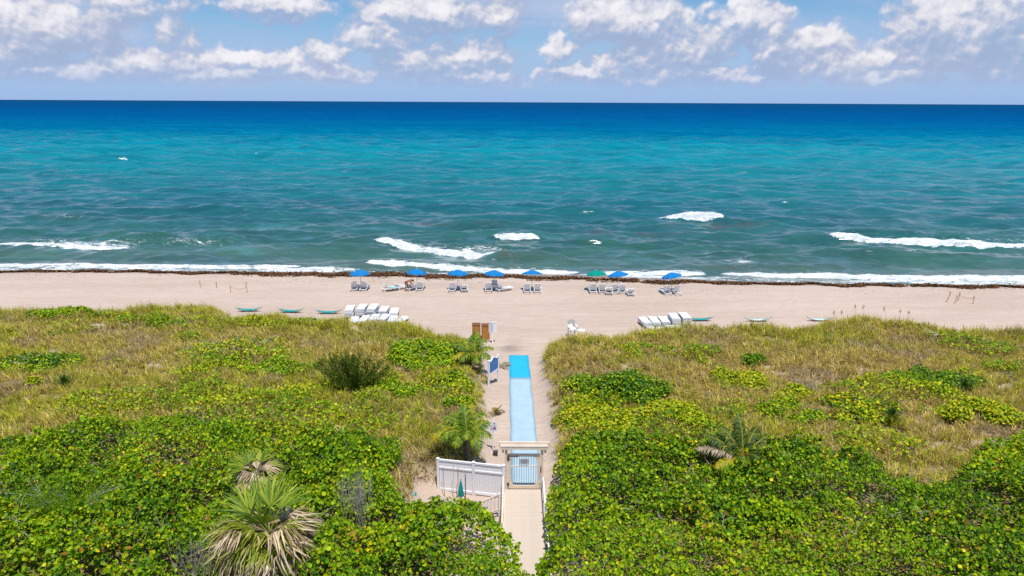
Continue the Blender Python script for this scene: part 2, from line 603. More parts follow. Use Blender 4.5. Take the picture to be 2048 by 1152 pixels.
# ------------------------------------------------------------------ sea
# crest lines: (points along crest, height, foam strength, length of foam wash behind the crest towards the sea)
BREAKERS = [
    ([(24.6, 117.4), (30, 116.0), (36.2, 114.2)], 0.85, 1.0, 0.4),
    ([(-3.0, 100.2), (0.5, 99.6), (4.2, 98.6)], 0.75, 1.0, 0.5),
    ([(-20.4, 95.4), (-15, 93.6), (-10.6, 91.5), (-5.5, 88.6), (-1.2, 86.5)], 0.62, 1.0, 2.8),
    ([(-78, 92.2), (-70, 92.0), (-60, 91.4), (-51, 91.2)], 0.45, 0.85, 7.0),
    ([(46.4, 101.2), (53, 98.6), (59.4, 96.8), (66, 95.8), (78, 95.0)], 0.62, 0.98, 6.0),
    ([(-77.5, 114.4), (-74, 113.6), (-70, 113.1)], 0.5, 0.40, 0.2),
    ([(-90, 81.6), (-50, 81.4), (-25, 81.2)], 0.22, 0.85, 0.4),
    ([(-19, 82.6), (-10, 81.6), (-1, 80.2), (9, 79.3)], 0.35, 1.0, 1.6),
    ([(9, 79.2), (18, 79.0), (24, 78.6)], 0.30, 0.95, 1.6),
    ([(24, 78.9), (34, 78.3), (46, 77.2), (58, 76.8), (80, 76.4)], 0.34, 1.0, 1.2),
]
SWELLS = [  # unbroken green crests
    ([(-5, 88.4), (-1.2, 86.5), (2, 85.9), (9, 85.4)], 0.75), ([(-9, 101.6), (-3, 100.3), (4.2, 98.7), (10, 97.4), (18, 96.4)], 0.45), ([(13, 120), (24.6, 117.5), (36.2, 114.3), (49, 110)], 0.75), ([(38, 103), (46.4, 101.3), (53, 98.8)], 0.6), ([(-30, 97), (-20, 95.6), (-14, 93.6)], 0.5),
    ([(20, 129), (40, 123), (60, 117)], 0.55), ([(28, 82.4), (40, 82.0), (52, 80.6)], 0.45), ([(18, 82.5), (26, 82.0), (36, 81.4)], 0.4),
    ([(-85, 116), (-70, 113.4), (-56, 109)], 0.6), ([(-40, 115), (-28, 114), (-16, 113)], 0.5), ([(-64, 100), (-50, 98.5), (-36, 97.5)], 0.4),
    ([(38, 91), (52, 88), (72, 85)], 0.36), ([(14, 91), (24, 90), (34, 89)], 0.4), ([(-12, 103), (-5, 101.5), (0, 100.5)], 0.5),
    ([(-30, 102), (-22, 100), (-12, 98)], 0.4), ([(-60, 87), (-45, 86), (-25, 85)], 0.35), ([(50, 107), (62, 104), (80, 102)], 0.5),
    ([(-15, 110), (-2, 112), (10, 110)], 0.4), ([(0, 126), (12, 124), (24, 122)], 0.45), ([(-60, 128), (-40, 126), (-20, 127)], 0.4),
    ([(-30, 85), (-20, 84.5), (-12, 84)], 0.4), ([(6, 88), (12, 87.5), (20, 86.5)], .35),
]


def crest(X, Y, pts, wob=0.5, seed=0):
    px = [p[0] for p in pts]; py = [p[1] for p in pts]
    yc = np.interp(X, px, py) + (fbm(X * 0.22, np.zeros_like(X), 60 + seed, 2) - 0.5) * 2 * wob
    tp = min(5.0, (px[-1] - px[0]) * 0.3)
    end = sstep(X, px[0] - 0.6, px[0] + tp) * (1 - sstep(X, px[-1] - tp, px[-1] + 0.6))
    return Y - yc, end


def sea_material():
    m = bpy.data.materials.new('sea_water')
    m.use_nodes = True
    t = NT(m.node_tree)
    t.t.nodes.clear()
    out = t.n('ShaderNodeOutputMaterial')
    bs = t.n('ShaderNodeBsdfPrincipled')
    pos = t.n('ShaderNodeNewGeometry').outputs['Position']
    x, y, z = t.xyz(pos)[:3]
    foam = t.n('ShaderNodeAttribute', attribute_name='foam').outputs['Fac']
    weed = t.n('ShaderNodeAttribute', attribute_name='weed').outputs['Fac']
    # depth zones: log distance from the shore, wandering a little along it
    wob = t.noise(t.vmath('MULTIPLY', pos, (0.006, 0.012, 0)), 1.0, 4.0, 0.55)
    dist = t.math('MAXIMUM', t.math('SUBTRACT', t.math('ADD', y, t.math('MULTIPLY', x, 0.05)), 74.0), 1.0)
    lg = t.math('ADD', t.math('DIVIDE', t.math('LOGARITHM', dist, 10.0), 4.0), t.math('MULTIPLY', t.math('SUBTRACT', wob, 0.5), 0.10))
    col = t.ramp(lg, WATER)
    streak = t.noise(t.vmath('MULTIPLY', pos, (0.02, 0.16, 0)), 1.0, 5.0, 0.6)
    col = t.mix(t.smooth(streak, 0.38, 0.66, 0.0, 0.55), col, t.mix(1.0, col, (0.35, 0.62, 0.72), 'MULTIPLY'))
    ripple_shade = t.noise(t.vmath('MULTIPLY', pos, (0.09, 0.50, 0)), 1.0, 6.0, 0.70, 0.4)  # shade of the ripple troughs, painted as darker streaks in the water colour
    col = t.mix(t.smooth(ripple_shade, 0.46, 0.66, 0.0, 0.60), col, t.mix(1.0, col, (0.45, 0.60, 0.62), 'MULTIPLY'))
    col = t.mix(t.math('MULTIPLY', t.smooth(ripple_shade, 0.46, 0.30), t.smooth(lg, 0.35, 0.62, 0.30, 0.16)), col, (0.10, 0.30, 0.36))
    fleck = t.noise(t.vmath('MULTIPLY', pos, (0.025, 0.10, 0)), 1.0, 5.0, 0.7)  # darker flecks in the colour stand in for ripple shading
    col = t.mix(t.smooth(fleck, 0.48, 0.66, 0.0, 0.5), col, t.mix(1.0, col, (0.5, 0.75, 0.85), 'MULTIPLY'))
    far = t.noise(t.vmath('MULTIPLY', pos, (0.006, 0.035, 0)), 1.0, 6.0, 0.75)
    col = t.mix(t.math('MULTIPLY', t.smooth(far, 0.44, 0.64), t.smooth(lg, 0.52, 0.64, 0.0, 0.5)), col, t.mix(1.0, col, (0.5, 0.66, 0.78), 'MULTIPLY'))
    # floating weed
    wn = t.noise(t.vmath('MULTIPLY', pos, (0.25, 0.6, 0)), 1.0, 5.0, 0.65)
    wf = t.math('MULTIPLY', weed, t.smooth(wn, 0.40, 0.62))
    col = t.mix(wf, col, (0.085, 0.06, 0.05))
    # foam
    f1 = t.noise(t.vmath('MULTIPLY', pos, (0.9, 2.2, 1.0)), 1.0, 6.0, 0.68, 0.6)
    f2 = t.noise(t.vmath('MULTIPLY', pos, (3.0, 6.0, 3.0)), 1.0, 4.0, 0.6)
    fn = t.math('ADD', t.math('MULTIPLY', f1, 0.72), t.math('MULTIPLY', f2, 0.28))
    thr = t.math('SUBTRACT', 0.80, t.math('MULTIPLY', foam, 0.62))
    fa = t.smooth(t.math('SUBTRACT', fn, thr), -0.07, 0.14)
    fa = t.math('MULTIPLY', fa, t.smooth(foam, 0.02, 0.2))
    fcol = t.mix(t.smooth(f1, 0.35, 0.65), (0.42, 0.46, 0.48), (0.70, 0.71, 0.71))
    col = t.mix(fa, col, fcol)
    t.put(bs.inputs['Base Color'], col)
    t.put(bs.inputs['Roughness'], t.math('MAXIMUM', t.smooth(lg, 0.3, 0.75, 0.17, 0.40), t.math('MULTIPLY', fa, 0.85)))
    sp = t.math('MULTIPLY', t.smooth(lg, 0.36, 0.64, WATER_SPEC[0], WATER_SPEC[1]), t.math('SUBTRACT', 1.0, t.math('MULTIPLY', fa, 0.8)))
    t.put(bs.inputs['Specular IOR Level'], sp)
    bs.inputs['IOR'].default_value = 1.33
    r1 = t.noise(t.vmath('MULTIPLY', pos, (0.45, 1.0, 1)), 1.0, 6.0, 0.62, 0.3)
    r2 = t.noise(t.vmath('MULTIPLY', pos, (0.07, 0.16, 1)), 1.0, 4.0, 0.6, 0.3)
    r3 = t.noise(t.vmath('MULTIPLY', pos, (0.012, 0.03, 1)), 1.0, 4.0, 0.6)
    hgt = t.math('ADD', t.math('MULTIPLY', r1, t.smooth(lg, 0.42, 0.66, 0.13, 0.2)), t.math('ADD', t.math('MULTIPLY', r2, t.smooth(lg, 0.4, 0.6, 0.6, 1.9)), t.math('MULTIPLY', r3, t.smooth(lg, 0.5, 0.75, 0.0, 6.0))))
    bp = t.n('ShaderNodeBump')
    bp.inputs['Strength'].default_value = 0.35
    bp.inputs['Distance'].default_value = 1.0
    t.put(bp.inputs['Height'], hgt)
    t.put(bs.inputs['Normal'], bp.outputs[0])
    t.put(out.inputs[0], bs.outputs[0])
    return m


WATER = [(0.0, (0.17, 0.17, 0.125)), (0.20, (0.070, 0.125, 0.090)), (0.34, (0.026, 0.105, 0.085)), (0.43, (0.007, 0.105, 0.120)), (0.52, (0.001, 0.172, 0.205)),
         (0.585, (0.000, 0.215, 0.275)), (0.65, (0.000, 0.135, 0.255)), (0.735, (0.000, 0.085, 0.235)), (0.84, (0.001, 0.066, 0.190)), (1.0, (0.004, 0.062, 0.160))]
WATER_SPEC = (0.85, 0.0)


def build_sea():
    ys = [72.0]
    while ys[-1] < 700:
        ys.append(ys[-1] + max(0.16, (ys[-1] - 70) * 0.0055 + 0.10))
    while ys[-1] < 60000:
        ys.append(ys[-1] * 1.12)
    ys = np.array(ys)
    k = 520
    u = np.linspace(-1, 1, k)
    half = np.where(ys < 700, 72 + (ys - 72) * 0.90, 640 + (ys - 700) * 1.6)
    X = u[None, :] * half[:, None]
    Y = np.repeat(ys[:, None], k, 1)
    Z = np.full_like(X, SEA_Z)
    near = 1 - sstep(Y, 300, 690)
    shal = sstep(Y - shore_y(X), 0.0, 12.0)
    r = np.random.default_rng(3)
    for i in range(26):
        lam = 1.8 * 1.15 ** i
        if lam > 34: break
        ang = r.normal(0, 0.42)
        kx, ky = math.sin(ang) * 2 * math.pi / lam, math.cos(ang) * 2 * math.pi / lam
        amp = 0.0150 * lam ** 0.97 * np.where(lam > 15, sstep(Y, 130, 260), 1.0)
        env = 0.4 + 1.2 * vnoise(X / (lam * 3.1), Y / (lam * 2.3), 90 + i)
        Z += amp * env * np.sin(kx * X + ky * Y + r.uniform(0, 6.28)) * near * (0.25 + 0.75 * shal) * sstep(lam / (2 * half / k), 2.2, 4.0)[:, None]
    foam = np.zeros_like(X)
    SW = np.zeros_like(X)
    for i, (pts, h) in enumerate(SWELLS):
        tt, end = crest(X, Y, pts, 0.9, i)
        sw = h * 1.05 * end * np.where(tt < 0, np.exp(-(tt / 1.7) ** 2), np.exp(-(tt / 2.9) ** 2)) * (0.55 + 0.9 * fbm(X * 0.2, Y * 0.1, 140 + i))
        SW = np.maximum(SW, sw)
    Z += SW
    for i, (pts, h, fs, wash) in enumerate(BREAKERS):
        tt, end = crest(X, Y, pts, 0.35, 30 + i)
        hv = h * (0.55 + 0.6 * fbm(X * 0.5, Y * 0.1, 150 + i) + 0.5 * (fbm(X * 1.4, Y * 1.8, 155 + i, 2) - 0.5))
        Z += hv * end * np.where(tt < 0, np.exp(-(tt / 0.55) ** 2), np.exp(-(tt / 2.2) ** 2))
        rag = 0.55 + 0.9 * fbm(X * 0.8, Y * 0.9, 190 + i, 3)
        run = (0.15 + 1.05 * end ** 0.8) * rag
        face = sstep(tt, -run, -run * 0.55) * (1 - sstep(tt, 0.10, 0.55 + 0.4 * wash * rag))
        back = sstep(tt, -0.8, 0.0) * np.exp(-np.clip(tt, 0, None) / max(1.2, wash * 1.4)) * (0.62 if wash > 1 else 0.48)
        fo = np.maximum(face * (0.55 + 0.60 * fbm(X * 0.6, Y * 0.8, 230 + i, 3)), back) * sstep(end, 0.0, 0.35) * fs
        foam = np.maximum(foam, fo)
    # swash along the waterline
    d = Y - shore_y(X) + (fbm(X * 0.18, Y * 0.05, 77) - 0.5) * 2.4
    foam = np.maximum(foam, (0.28 + 0.60 * fbm(X * 0.12, Y * 0.3, 78)) * sstep(d, -2.0, -0.4) * (1 - sstep(d, 0.6, 2.6)))
    foam = np.maximum(foam, 0.50 * fbm(X * 0.05, Y * 0.10, 79) * (1 - sstep(d, 4, 15)))
    for (cx, cy, rx, ry, s) in [(-4.5, 91.5, 7, 4, .56), (-60, 94.5, 12, 4, .55), (-46, 97, 8, 3, .42), (60, 99, 13, 3.2, .58), (29, 84, 3.2, 3.5, .48), (-8, 85, 9, 2.5, .45), (55, 92.5, 7, 2.5, .42)]:
        foam = np.maximum(foam, s * np.exp(-((X - cx) / rx) ** 2 - ((Y - cy) / ry) ** 2))
    # a few whitecaps further out
    wc = vnoise(X * 0.16, Y * 0.35, 201) * vnoise(X * 0.03 + 9, Y * 0.03, 202)
    foam = np.maximum(foam, 0.62 * sstep(wc, 0.84, 0.92) * (Y > 150) * (Y < 330))
    weed = np.zeros_like(X)
    for (cx, cy, rx, ry, s) in [(0.4, 86.0, 2.0, .8, .95), (-13, 112.6, 12, 2.6, .55), (18, 105, 12, 2.2, .45), (33, 111, 9, 1.8, .6), (-70, 115, 12, 2.0, .45), (-25, 83, 10, 1.0, .4), (-16, 83.2, 4, .8, .6), (-42, 138, 3, .8, .5), (-35, 128, 5, .8, .5), (-62, 83, 14, 1.0, .4), (26, 81.4, 5, .9, .5), (60, 80.5, 9, .8, .4)]:
        weed = np.maximum(weed, s * np.exp(-((X - cx) / rx) ** 2 - ((Y - cy) / ry) ** 2))
    n = len(ys)
    idx = np.arange(n * k).reshape(n, k)
    F = np.stack([idx[:-1, :-1], idx[:-1, 1:], idx[1:, 1:], idx[1:, :-1]], -1).reshape(-1, 4)
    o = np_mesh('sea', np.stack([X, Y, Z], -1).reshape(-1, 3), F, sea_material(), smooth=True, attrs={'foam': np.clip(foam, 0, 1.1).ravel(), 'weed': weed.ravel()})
    tag(o, 'green to deep blue sea with small white breakers', kind='structure')


build_sea()


# ------------------------------------------------------------------ foliage makers
def basis(N):
    N = N / np.linalg.norm(N, axis=1, keepdims=True)
    A = np.where(np.abs(N[:, 2:3]) < 0.9, np.array([[0, 0, 1.0]]), np.array([[1.0, 0, 0]]))
    U = np.cross(N, A); U /= np.linalg.norm(U, axis=1, keepdims=True)
    V = np.cross(N, U)
    return N, U, V


def round_leaves(C, N, r, col, sides=6, cup=0.22, aspect=1.0):
    """fans of `sides` triangles: slightly cupped round leaves"""
    n = len(C)
    N, U, V = basis(N)
    th = rng.uniform(0, 6.283, n)
    ct, st = np.cos(th)[:, None], np.sin(th)[:, None]
    U, V = U * ct + V * st, V * ct - U * st
    vs = np.empty((n, sides + 1, 3), np.float32)
    vs[:, 0] = C - N * (cup * r)[:, None]
    for i in range(sides):
        a = 2 * math.pi * i / sides
        fold = cup * 0.9 * (math.cos(a) ** 2)
        vs[:, i + 1] = C + U * (math.cos(a) * aspect * r)[:, None] + V * (math.sin(a) * r)[:, None] + N * (fold * r)[:, None]
    base = (np.arange(n) * (sides + 1))[:, None, None]
    tri = np.array([[0, i + 1, (i + 1) % sides + 1] for i in range(sides)])[None]
    F = (base + tri).reshape(-1, 3)
    c = np.repeat(col[:, None, :], sides + 1, 1)
    return vs.reshape(-1, 3), F, c.reshape(-1, 3)


def diamond_leaves(C, D, W, length, width, col):
    """2-triangle lance leaves from C along D, blade width direction W"""
    n = len(C)
    D = D / np.linalg.norm(D, axis=1, keepdims=True)
    W = W - D * np.sum(W * D, 1, keepdims=True)
    W /= np.maximum(np.linalg.norm(W, axis=1, keepdims=True), 1e-6)
    vs = np.empty((n, 4, 3), np.float32)
    vs[:, 0] = C
    vs[:, 1] = C + D * (length * .5)[:, None] + W * (width * .5)[:, None]
    vs[:, 2] = C + D * length[:, None]
    vs[:, 3] = C + D * (length * .5)[:, None] - W * (width * .5)[:, None]
    b = (np.arange(n) * 4)[:, None, None]
    F = (b + np.array([[[0, 1, 2], [0, 2, 3]]])).reshape(-1, 3)
    return vs.reshape(-1, 3), F, np.repeat(col[:, None, :], 4, 1).reshape(-1, 3)


def join(parts):
    vs, fs, cs = [], [], []
    off = 0
    for v, f, c in parts:
        vs.append(v); fs.append(f + off); cs.append(c)
        off += len(v)
    return np.concatenate(vs), np.concatenate(fs), np.concatenate(cs)


def palette(n, cols, weights, jit=0.18):
    cols = np.array(cols); w = np.array(weights, float); w /= w.sum()
    i = rng.choice(len(cols), n, p=w)
    return cols[i] * (1 + rng.normal(0, jit, (n, 1))).clip(0.45, 1.7)


def in_poly(x, y, poly):
    inside = np.zeros(len(x), bool)
    j = len(poly) - 1
    for i in range(len(poly)):
        xi, yi = poly[i]; xj, yj = poly[j]
        c = ((yi > y) != (yj > y)) & (x < (xj - xi) * (y - yi) / (yj - yi + 1e-9) + xi)
        inside ^= c
        j = i
    return inside


def edge_dist(x, y, poly):
    d = np.full(len(x), 1e9)
    for i in range(len(poly)):
        ax, ay = poly[i]; bx, by = poly[(i + 1) % len(poly)]
        L2 = (bx - ax) ** 2 + (by - ay) ** 2
        t = np.clip(((x - ax) * (bx - ax) + (y - ay) * (by - ay)) / L2, 0, 1)
        d = np.minimum(d, np.hypot(x - ax - t * (bx - ax), y - ay - t * (by - ay)))
    return d


LEAF = leaf_mat('broad_leaf', 0.42, 0.14, 0.22)
LEAF_MATT = leaf_mat('matt_leaf', 0.55, 0.25, 0.3)
GRASS = leaf_mat('grass_blade', 0.6, 0.2, 0.3)
WEED = leaf_mat('seaweed', 0.6, 0.3, 0.05)
BARK = mat('bark', (0.20, 0.15, 0.11), 0.85, 0.15, 0.35, 8.0, bump=0.6)
TWIG = mat('grey_twig', (0.33, 0.29, 0.26), 0.85, 0.15, 0.3, 9.0)
YG = (0.34, 0.42, 0.005); MG = (0.155, 0.285, 0.005); DG = (0.050, 0.135, 0.006); YL = (0.56, 0.48, 0.010); OR = (0.40, 0.15, 0.020); BR = (0.20, 0.10, 0.035)


# ------------------------------------------------------------------ seaweed wrack line
def build_wrack():
    wx = [-70, -59.8, -42, -29.6, -18.6, -9.9, -1.4, 9.7, 20.9, 31.7, 45, 56.4, 75]
    wy = [77.7, 77.6, 77.3, 77.2, 76.9, 76.2, 76.0, 74.6, 74.0, 73.3, 72.7, 73.0, 72.6]
    ww = [.5, .5, .9, 1.5, 2.0, 2.2, 1.5, 1.2, 1.3, .6, 1.1, .9, .9]
    n = 110000
    x = rng.uniform(-66, 66, n)
    hw = np.interp(x, wx, ww)
    t = rng.normal(0, 0.42, n)
    y = np.interp(x, wx, wy) + t * hw + (fbm(x * 0.3, x * 0, 301) - 0.5) * 2.6
    cl = fbm(x * 0.55, y * 1.6, 303)
    keep = cl > np.interp(np.abs(t), [0, 0.5, 1.2], [0.26, 0.44, 0.60]) + np.where(hw < 0.6, 0.05, 0) + np.where(x > 4, 0.16 * (vnoise(x * 0.16, x * 0, 307) - 0.35), 0)
    x, y = x[keep], y[keep]
    # crumbs of weed strewn up the beach
    m = 2600
    x2 = rng.uniform(-70, 70, m); y2 = np.interp(x2, wx, wy) - np.abs(rng.normal(0, 2.6, m)) - 0.5
    k2 = fbm(x2 * 0.4, y2 * 1.2, 305) > 0.55
    x = np.concatenate([x, x2[k2]]); y = np.concatenate([y, y2[k2]])
    n = len(x)
    z = ground_z(x, y) + np.abs(rng.normal(0.05, 0.07, n))
    N = np.stack([rng.normal(0, .6, n), rng.normal(0, .6, n), np.ones(n)], 1)
    col = palette(n, [(0.11, 0.045, 0.018), (0.17, 0.075, 0.022), (0.05, 0.024, 0.014), (0.21, 0.11, 0.025)], [4, 3, 3, 1.6], 0.25)
    sz = rng.uniform(0.03, 0.09, n)
    sz[-int(k2.sum()):] *= 0.45
    v, f, c = round_leaves(np.stack([x, y, z], 1), N, sz, col, 4, 0.4, 1.9)
    o = np_mesh('seaweed', v, f, WEED, c)
    tag(o, 'brown seaweed washed up along the waterline', 'seaweed', kind='stuff')


build_wrack()


# outlines of the two sea grape thickets
THICK_L = [(-42, 10), (-42, 32), (-30.5, 32.0), (-26.9, 32.6), (-24.1, 33.7), (-22.9, 34.6), (-17.3, 34.6), (-11.5, 33.9), (-7.6, 32.8), (-5.6, 31.9), (-5.6, 30.4), (-6.0, 29.4), (-5.4, 28.2), (-4.6, 27.6), (-3.7, 27.3), (-2.4, 27.1), (-1.3, 26.6), (-0.3, 25.4), (0.35, 24.1), (0.55, 22.9), (0.95, 21.9), (1.35, 20.8), (1.35, 10)]
THICK_R = [(1.3, 10), (1.25, 21.0), (1.1, 22.3), (1.0, 23.4), (1.4, 24.2), (1.7, 25.0), (1.5, 26.4), (1.75, 28.5), (2.0, 30.4), (2.5, 32.2), (4.6, 33.0), (8.5, 33.2), (9.6, 32.4), (13.6, 32.4), (15.6, 33.4), (17.3, 31.7), (18.1, 30.7), (19.5, 28.9), (20.4, 28.4), (23.9, 31.5), (25.5, 33.2), (28.2, 34.5), (36, 36), (42, 36), (42, 10)]


# ------------------------------------------------------------------ dune grass
def build_grass():
    n = 60000
    x = rng.uniform(-54, 52, n); y = rng.uniform(25.5, 61, n)
    keep = (np.abs(x) < 6 + y * 0.86) & ((dune_mask(x, y) > 0.22 + rng.uniform(0, .25, n)))
    x, y = x[keep], y[keep]
    bare = fbm(x * 0.5, y * 0.75, 41)
    dens = sstep(bare, 0.22, 0.31) * 0.88 + 0.12
    dens *= np.where(y < 33, 0.9, 1.0)
    keep = (rng.uniform(0, 1, len(x)) < dens) & ~in_poly(x, y, THICK_L) & ~in_poly(x, y, THICK_R)
    x, y = x[keep], y[keep]
    nt = len(x)
    print('tufts', nt)
    per = 13
    ed = edge_y(x) - y
    zone = fbm(x * 0.12, y * 0.2, 51) + rng.normal(0, 0.05, nt)
    green = np.clip(sstep(zone, 0.45, 0.60) + (1 - sstep(ed, 0.8, 4.5)) * 0.6 + sstep(38 - y, 0, 6) * .15, 0, 1)
    green = np.where(x < -1, np.clip(green + 0.22, 0, 1), green * 0.75)
    purple = sstep(fbm(x * 0.25 + 40, y * 0.35, 52), 0.56, 0.68) * (1 - green * .7)
    tall = rng.uniform(0.30, 0.66, nt) * (1 + 0.35 * (1 - sstep(ed, 0.5, 3.0))) * (0.45 + 1.1 * fbm(x * 0.7, y * 0.7, 53))
    X = np.repeat(x, per) + rng.normal(0, 0.07, nt * per)
    Y = np.repeat(y, per) + rng.normal(0, 0.07, nt * per)
    Z = ground_z(X, Y) - 0.02
    az = rng.uniform(0, 6.283, nt * per)
    lean = rng.uniform(0.15, 1.05, nt * per)
    L = np.repeat(tall, per) * rng.uniform(0.6, 1.25, nt * per)
    windx, windy = -0.18, -0.10
    d1 = np.stack([np.cos(az) * np.sin(lean) * .7 + windx * .4, np.sin(az) * np.sin(lean) * .7 + windy * .4, np.cos(lean * .7)], 1)
    d2 = np.stack([np.cos(az) * np.sin(lean * 1.7) + windx, np.sin(az) * np.sin(lean * 1.7) + windy, np.cos(lean * 1.7)], 1)
    W = np.stack([-np.sin(az), np.cos(az), np.zeros_like(az)], 1) * (rng.uniform(0.010, 0.019, nt * per))[:, None]
    p0 = np.stack([X, Y, Z], 1)
    p1 = p0 + d1 * (L * .55)[:, None]
    p2 = p1 + d2 * (L * .55)[:, None]
    n = nt * per
    vs = np.empty((n, 5, 3), np.float32)
    vs[:, 0] = p0 - W; vs[:, 1] = p0 + W; vs[:, 2] = p1 + W * .85; vs[:, 3] = p1 - W * .85; vs[:, 4] = p2
    b = (np.arange(n) * 5)[:, None, None]
    F = (b + np.array([[[0, 1, 2], [0, 2, 3], [3, 2, 4]]])).reshape(-1, 3)
    g = np.repeat(green, per)[:, None]; pu = np.repeat(purple, per)[:, None]
    dry = palette(n, [(0.56, 0.41, 0.15), (0.38, 0.26, 0.11), (0.66, 0.52, 0.24), (0.50, 0.39, 0.08)], [3, 2, 2, 2], 0.2)
    grn = palette(n, [(0.45, 0.43, 0.03), (0.32, 0.36, 0.02), (0.56, 0.49, 0.06), (0.2, 0.29, 0.015)], [3, 3, 2, 1.6], 0.2)
    pur = palette(n, [(0.36, 0.25, 0.15), (0.48, 0.37, 0.26)], [1, 1], 0.2)
    pick = rng.uniform(0, 1, (n, 1)) < (0.22 + 0.66 * g)
    col = np.where(pick, grn, dry)
    col = np.where((rng.uniform(0, 1, (n, 1)) < pu * 0.7), pur, col)
    col = col * np.repeat(np.exp(rng.normal(0, .24, nt)).clip(.5, 1.5), per)[:, None]
    o = np_mesh('dune_grass', vs.reshape(-1, 3), F, GRASS, np.repeat(col[:, None, :], 5, 1).reshape(-1, 3))
    tag(o, 'tan and olive grass covering the dunes', 'grass', kind='stuff')


build_grass()


# ------------------------------------------------------------------ sea grape thickets on both sides of the boardwalk
def canopy_top(x, y, poly, h0):
    ed = edge_dist(x, y, poly)
    big = fbm(x * 0.28, y * 0.34, 401, 3)
    mid = fbm(x * 0.95, y * 1.05, 402, 3)
    return np.maximum(ground_z(x, y) + 0.85, h0 * (0.62 + 0.38 * sstep(ed, 0.0, 1.3)) + 1.3 * (big - 0.5) + 1.1 * (mid - 0.5) + 0.35 * (ground_z(x, y) - 1.0) * sstep(y, 27, 32))


def build_thicket(name, poly, label, seed, count, h0=2.5):
    px = [p[0] for p in poly]; py = [p[1] for p in poly]
    x = rng.uniform(min(px), max(px), count * 3); y = rng.uniform(15.5, max(py), count * 3)
    k = in_poly(x, y, poly) & (np.abs(x) < 5 + y * 0.86)
    x, y = x[k][:count], y[k][:count]
    n = len(x)
    top = canopy_top(x, y, poly, h0)
    gz = ground_z(x, y)
    # thin spots and shaded hollows between the clumps
    hole = fbm(x * 0.55 + 3, y * 0.6, 410 + seed, 3)
    clump = fbm(x * 2.1, y * 2.1, 411 + seed, 2)
    depth = rng.exponential(0.30, n)
    z = top - depth + (clump - 0.5) * 0.8
    z = z - (1 - sstep(hole, 0.32, 0.44)) * 0.9
    z = np.maximum(z, gz + rng.uniform(0.12, 0.4, n))
    keep = (rng.uniform(0, 1, n) < 0.45 + 0.6 * sstep(hole, 0.28, 0.42))
    x, y, z, clump = x[keep], y[keep], z[keep], clump[keep]
    n = len(x)
    e = 0.25
    gx = (canopy_top(x + e, y, poly, h0) - canopy_top(x - e, y, poly, h0)) / (2 * e)
    gy = (canopy_top(x, y + e, poly, h0) - canopy_top(x, y - e, poly, h0)) / (2 * e)
    N = np.stack([-gx * .5 + rng.normal(0, .8, n), -gy * .5 + rng.normal(0, .8, n) - 0.15, np.full(n, 0.8)], 1)
    tone = fbm(x * 0.33, y * 0.4, 420 + seed, 3)
    warm = sstep(fbm(x * 0.5 + 20, y * 0.6, 422 + seed, 3), 0.54, 0.66)
    bright = palette(n, [YG, MG, (0.22, 0.33, 0.005), (0.10, 0.24, 0.007), YL, OR], [3.6, 3.8, 4.5, 2.8, 0.28, 0.05])
    deep = palette(n, [DG, MG, (0.14, 0.25, 0.007), YG, (0.04, 0.11, 0.009), BR], [3, 4, 4, 2, 1.5, 0.05])
    red = palette(n, [YG, YL, OR, BR, MG, (0.30, 0.20, 0.03)], [3, 2, .5, .5, 2, 1.5])
    col = np.where(rng.uniform(0, 1, (n, 1)) < sstep(tone, 0.40, 0.68)[:, None], bright, deep)
    col = np.where(rng.uniform(0, 1, (n, 1)) < warm[:, None] * .38, red, col)
    r = rng.uniform(0.028, 0.098, n) * np.where(fbm(x * 0.2, y * 0.25, 431 + seed, 2) > 0.58, 0.8, 1.0) * (0.85 + 0.3 * clump)
    v, f, c = round_leaves(np.stack([x, y, z], 1), N, r, col, 6, 0.24)
    # branches seen in the gaps
    mb = MB()
    rr = random.Random(seed)
    tries = 0; made = 0
    while made < 70 and tries < 4000:
        tries += 1
        bx, by = rr.uniform(max(min(px), -26), min(max(px), 26)), rr.uniform(18, max(py))
        if not in_poly(np.array([bx]), np.array([by]), poly)[0]: continue
        made += 1
        g0 = float(ground_z(bx, by)); t0 = float(canopy_top(np.array([bx]), np.array([by]), poly, h0)[0])
        pts = [(bx, by, g0 - .05)]
        dx, dy = rr.uniform(-.35, .35), rr.uniform(-.35, .35)
        for s in range(1, 5):
            q = s / 4
            pts.append((bx + dx * q * 2 + rr.uniform(-.08, .08), by + dy * q * 2 + rr.uniform(-.08, .08), g0 + (t0 - g0 + rr.uniform(-.3, .12)) * q))
        mb.tube(pts, [.035, .03, .024, .016, .007], 5)
        for b_ in range(3):
            s = pts[rr.randint(2, 4)]
            e2 = (s[0] + rr.uniform(-.6, .6), s[1] + rr.uniform(-.6, .6), s[2] + rr.uniform(.05, .35))
            mb.tube([s, ((s[0] + e2[0]) / 2, (s[1] + e2[1]) / 2, (s[2] + e2[2]) / 2 + .06), e2], [.012, .009, .005], 4)
    o = np_mesh(name, v, f, LEAF, c)
    tag(o, label, 'thicket', kind='stuff')
    br = mb.build('branch_tangle', TWIG, o)
    tag(br, kind='stuff')


build_thicket('sea_grape_thicket', THICK_L, 'dense round-leaved green thicket left of the boardwalk', 1, 118000)
build_thicket('sea_grape_thicket', THICK_R, 'dense round-leaved green thicket right of the boardwalk', 2, 108000)


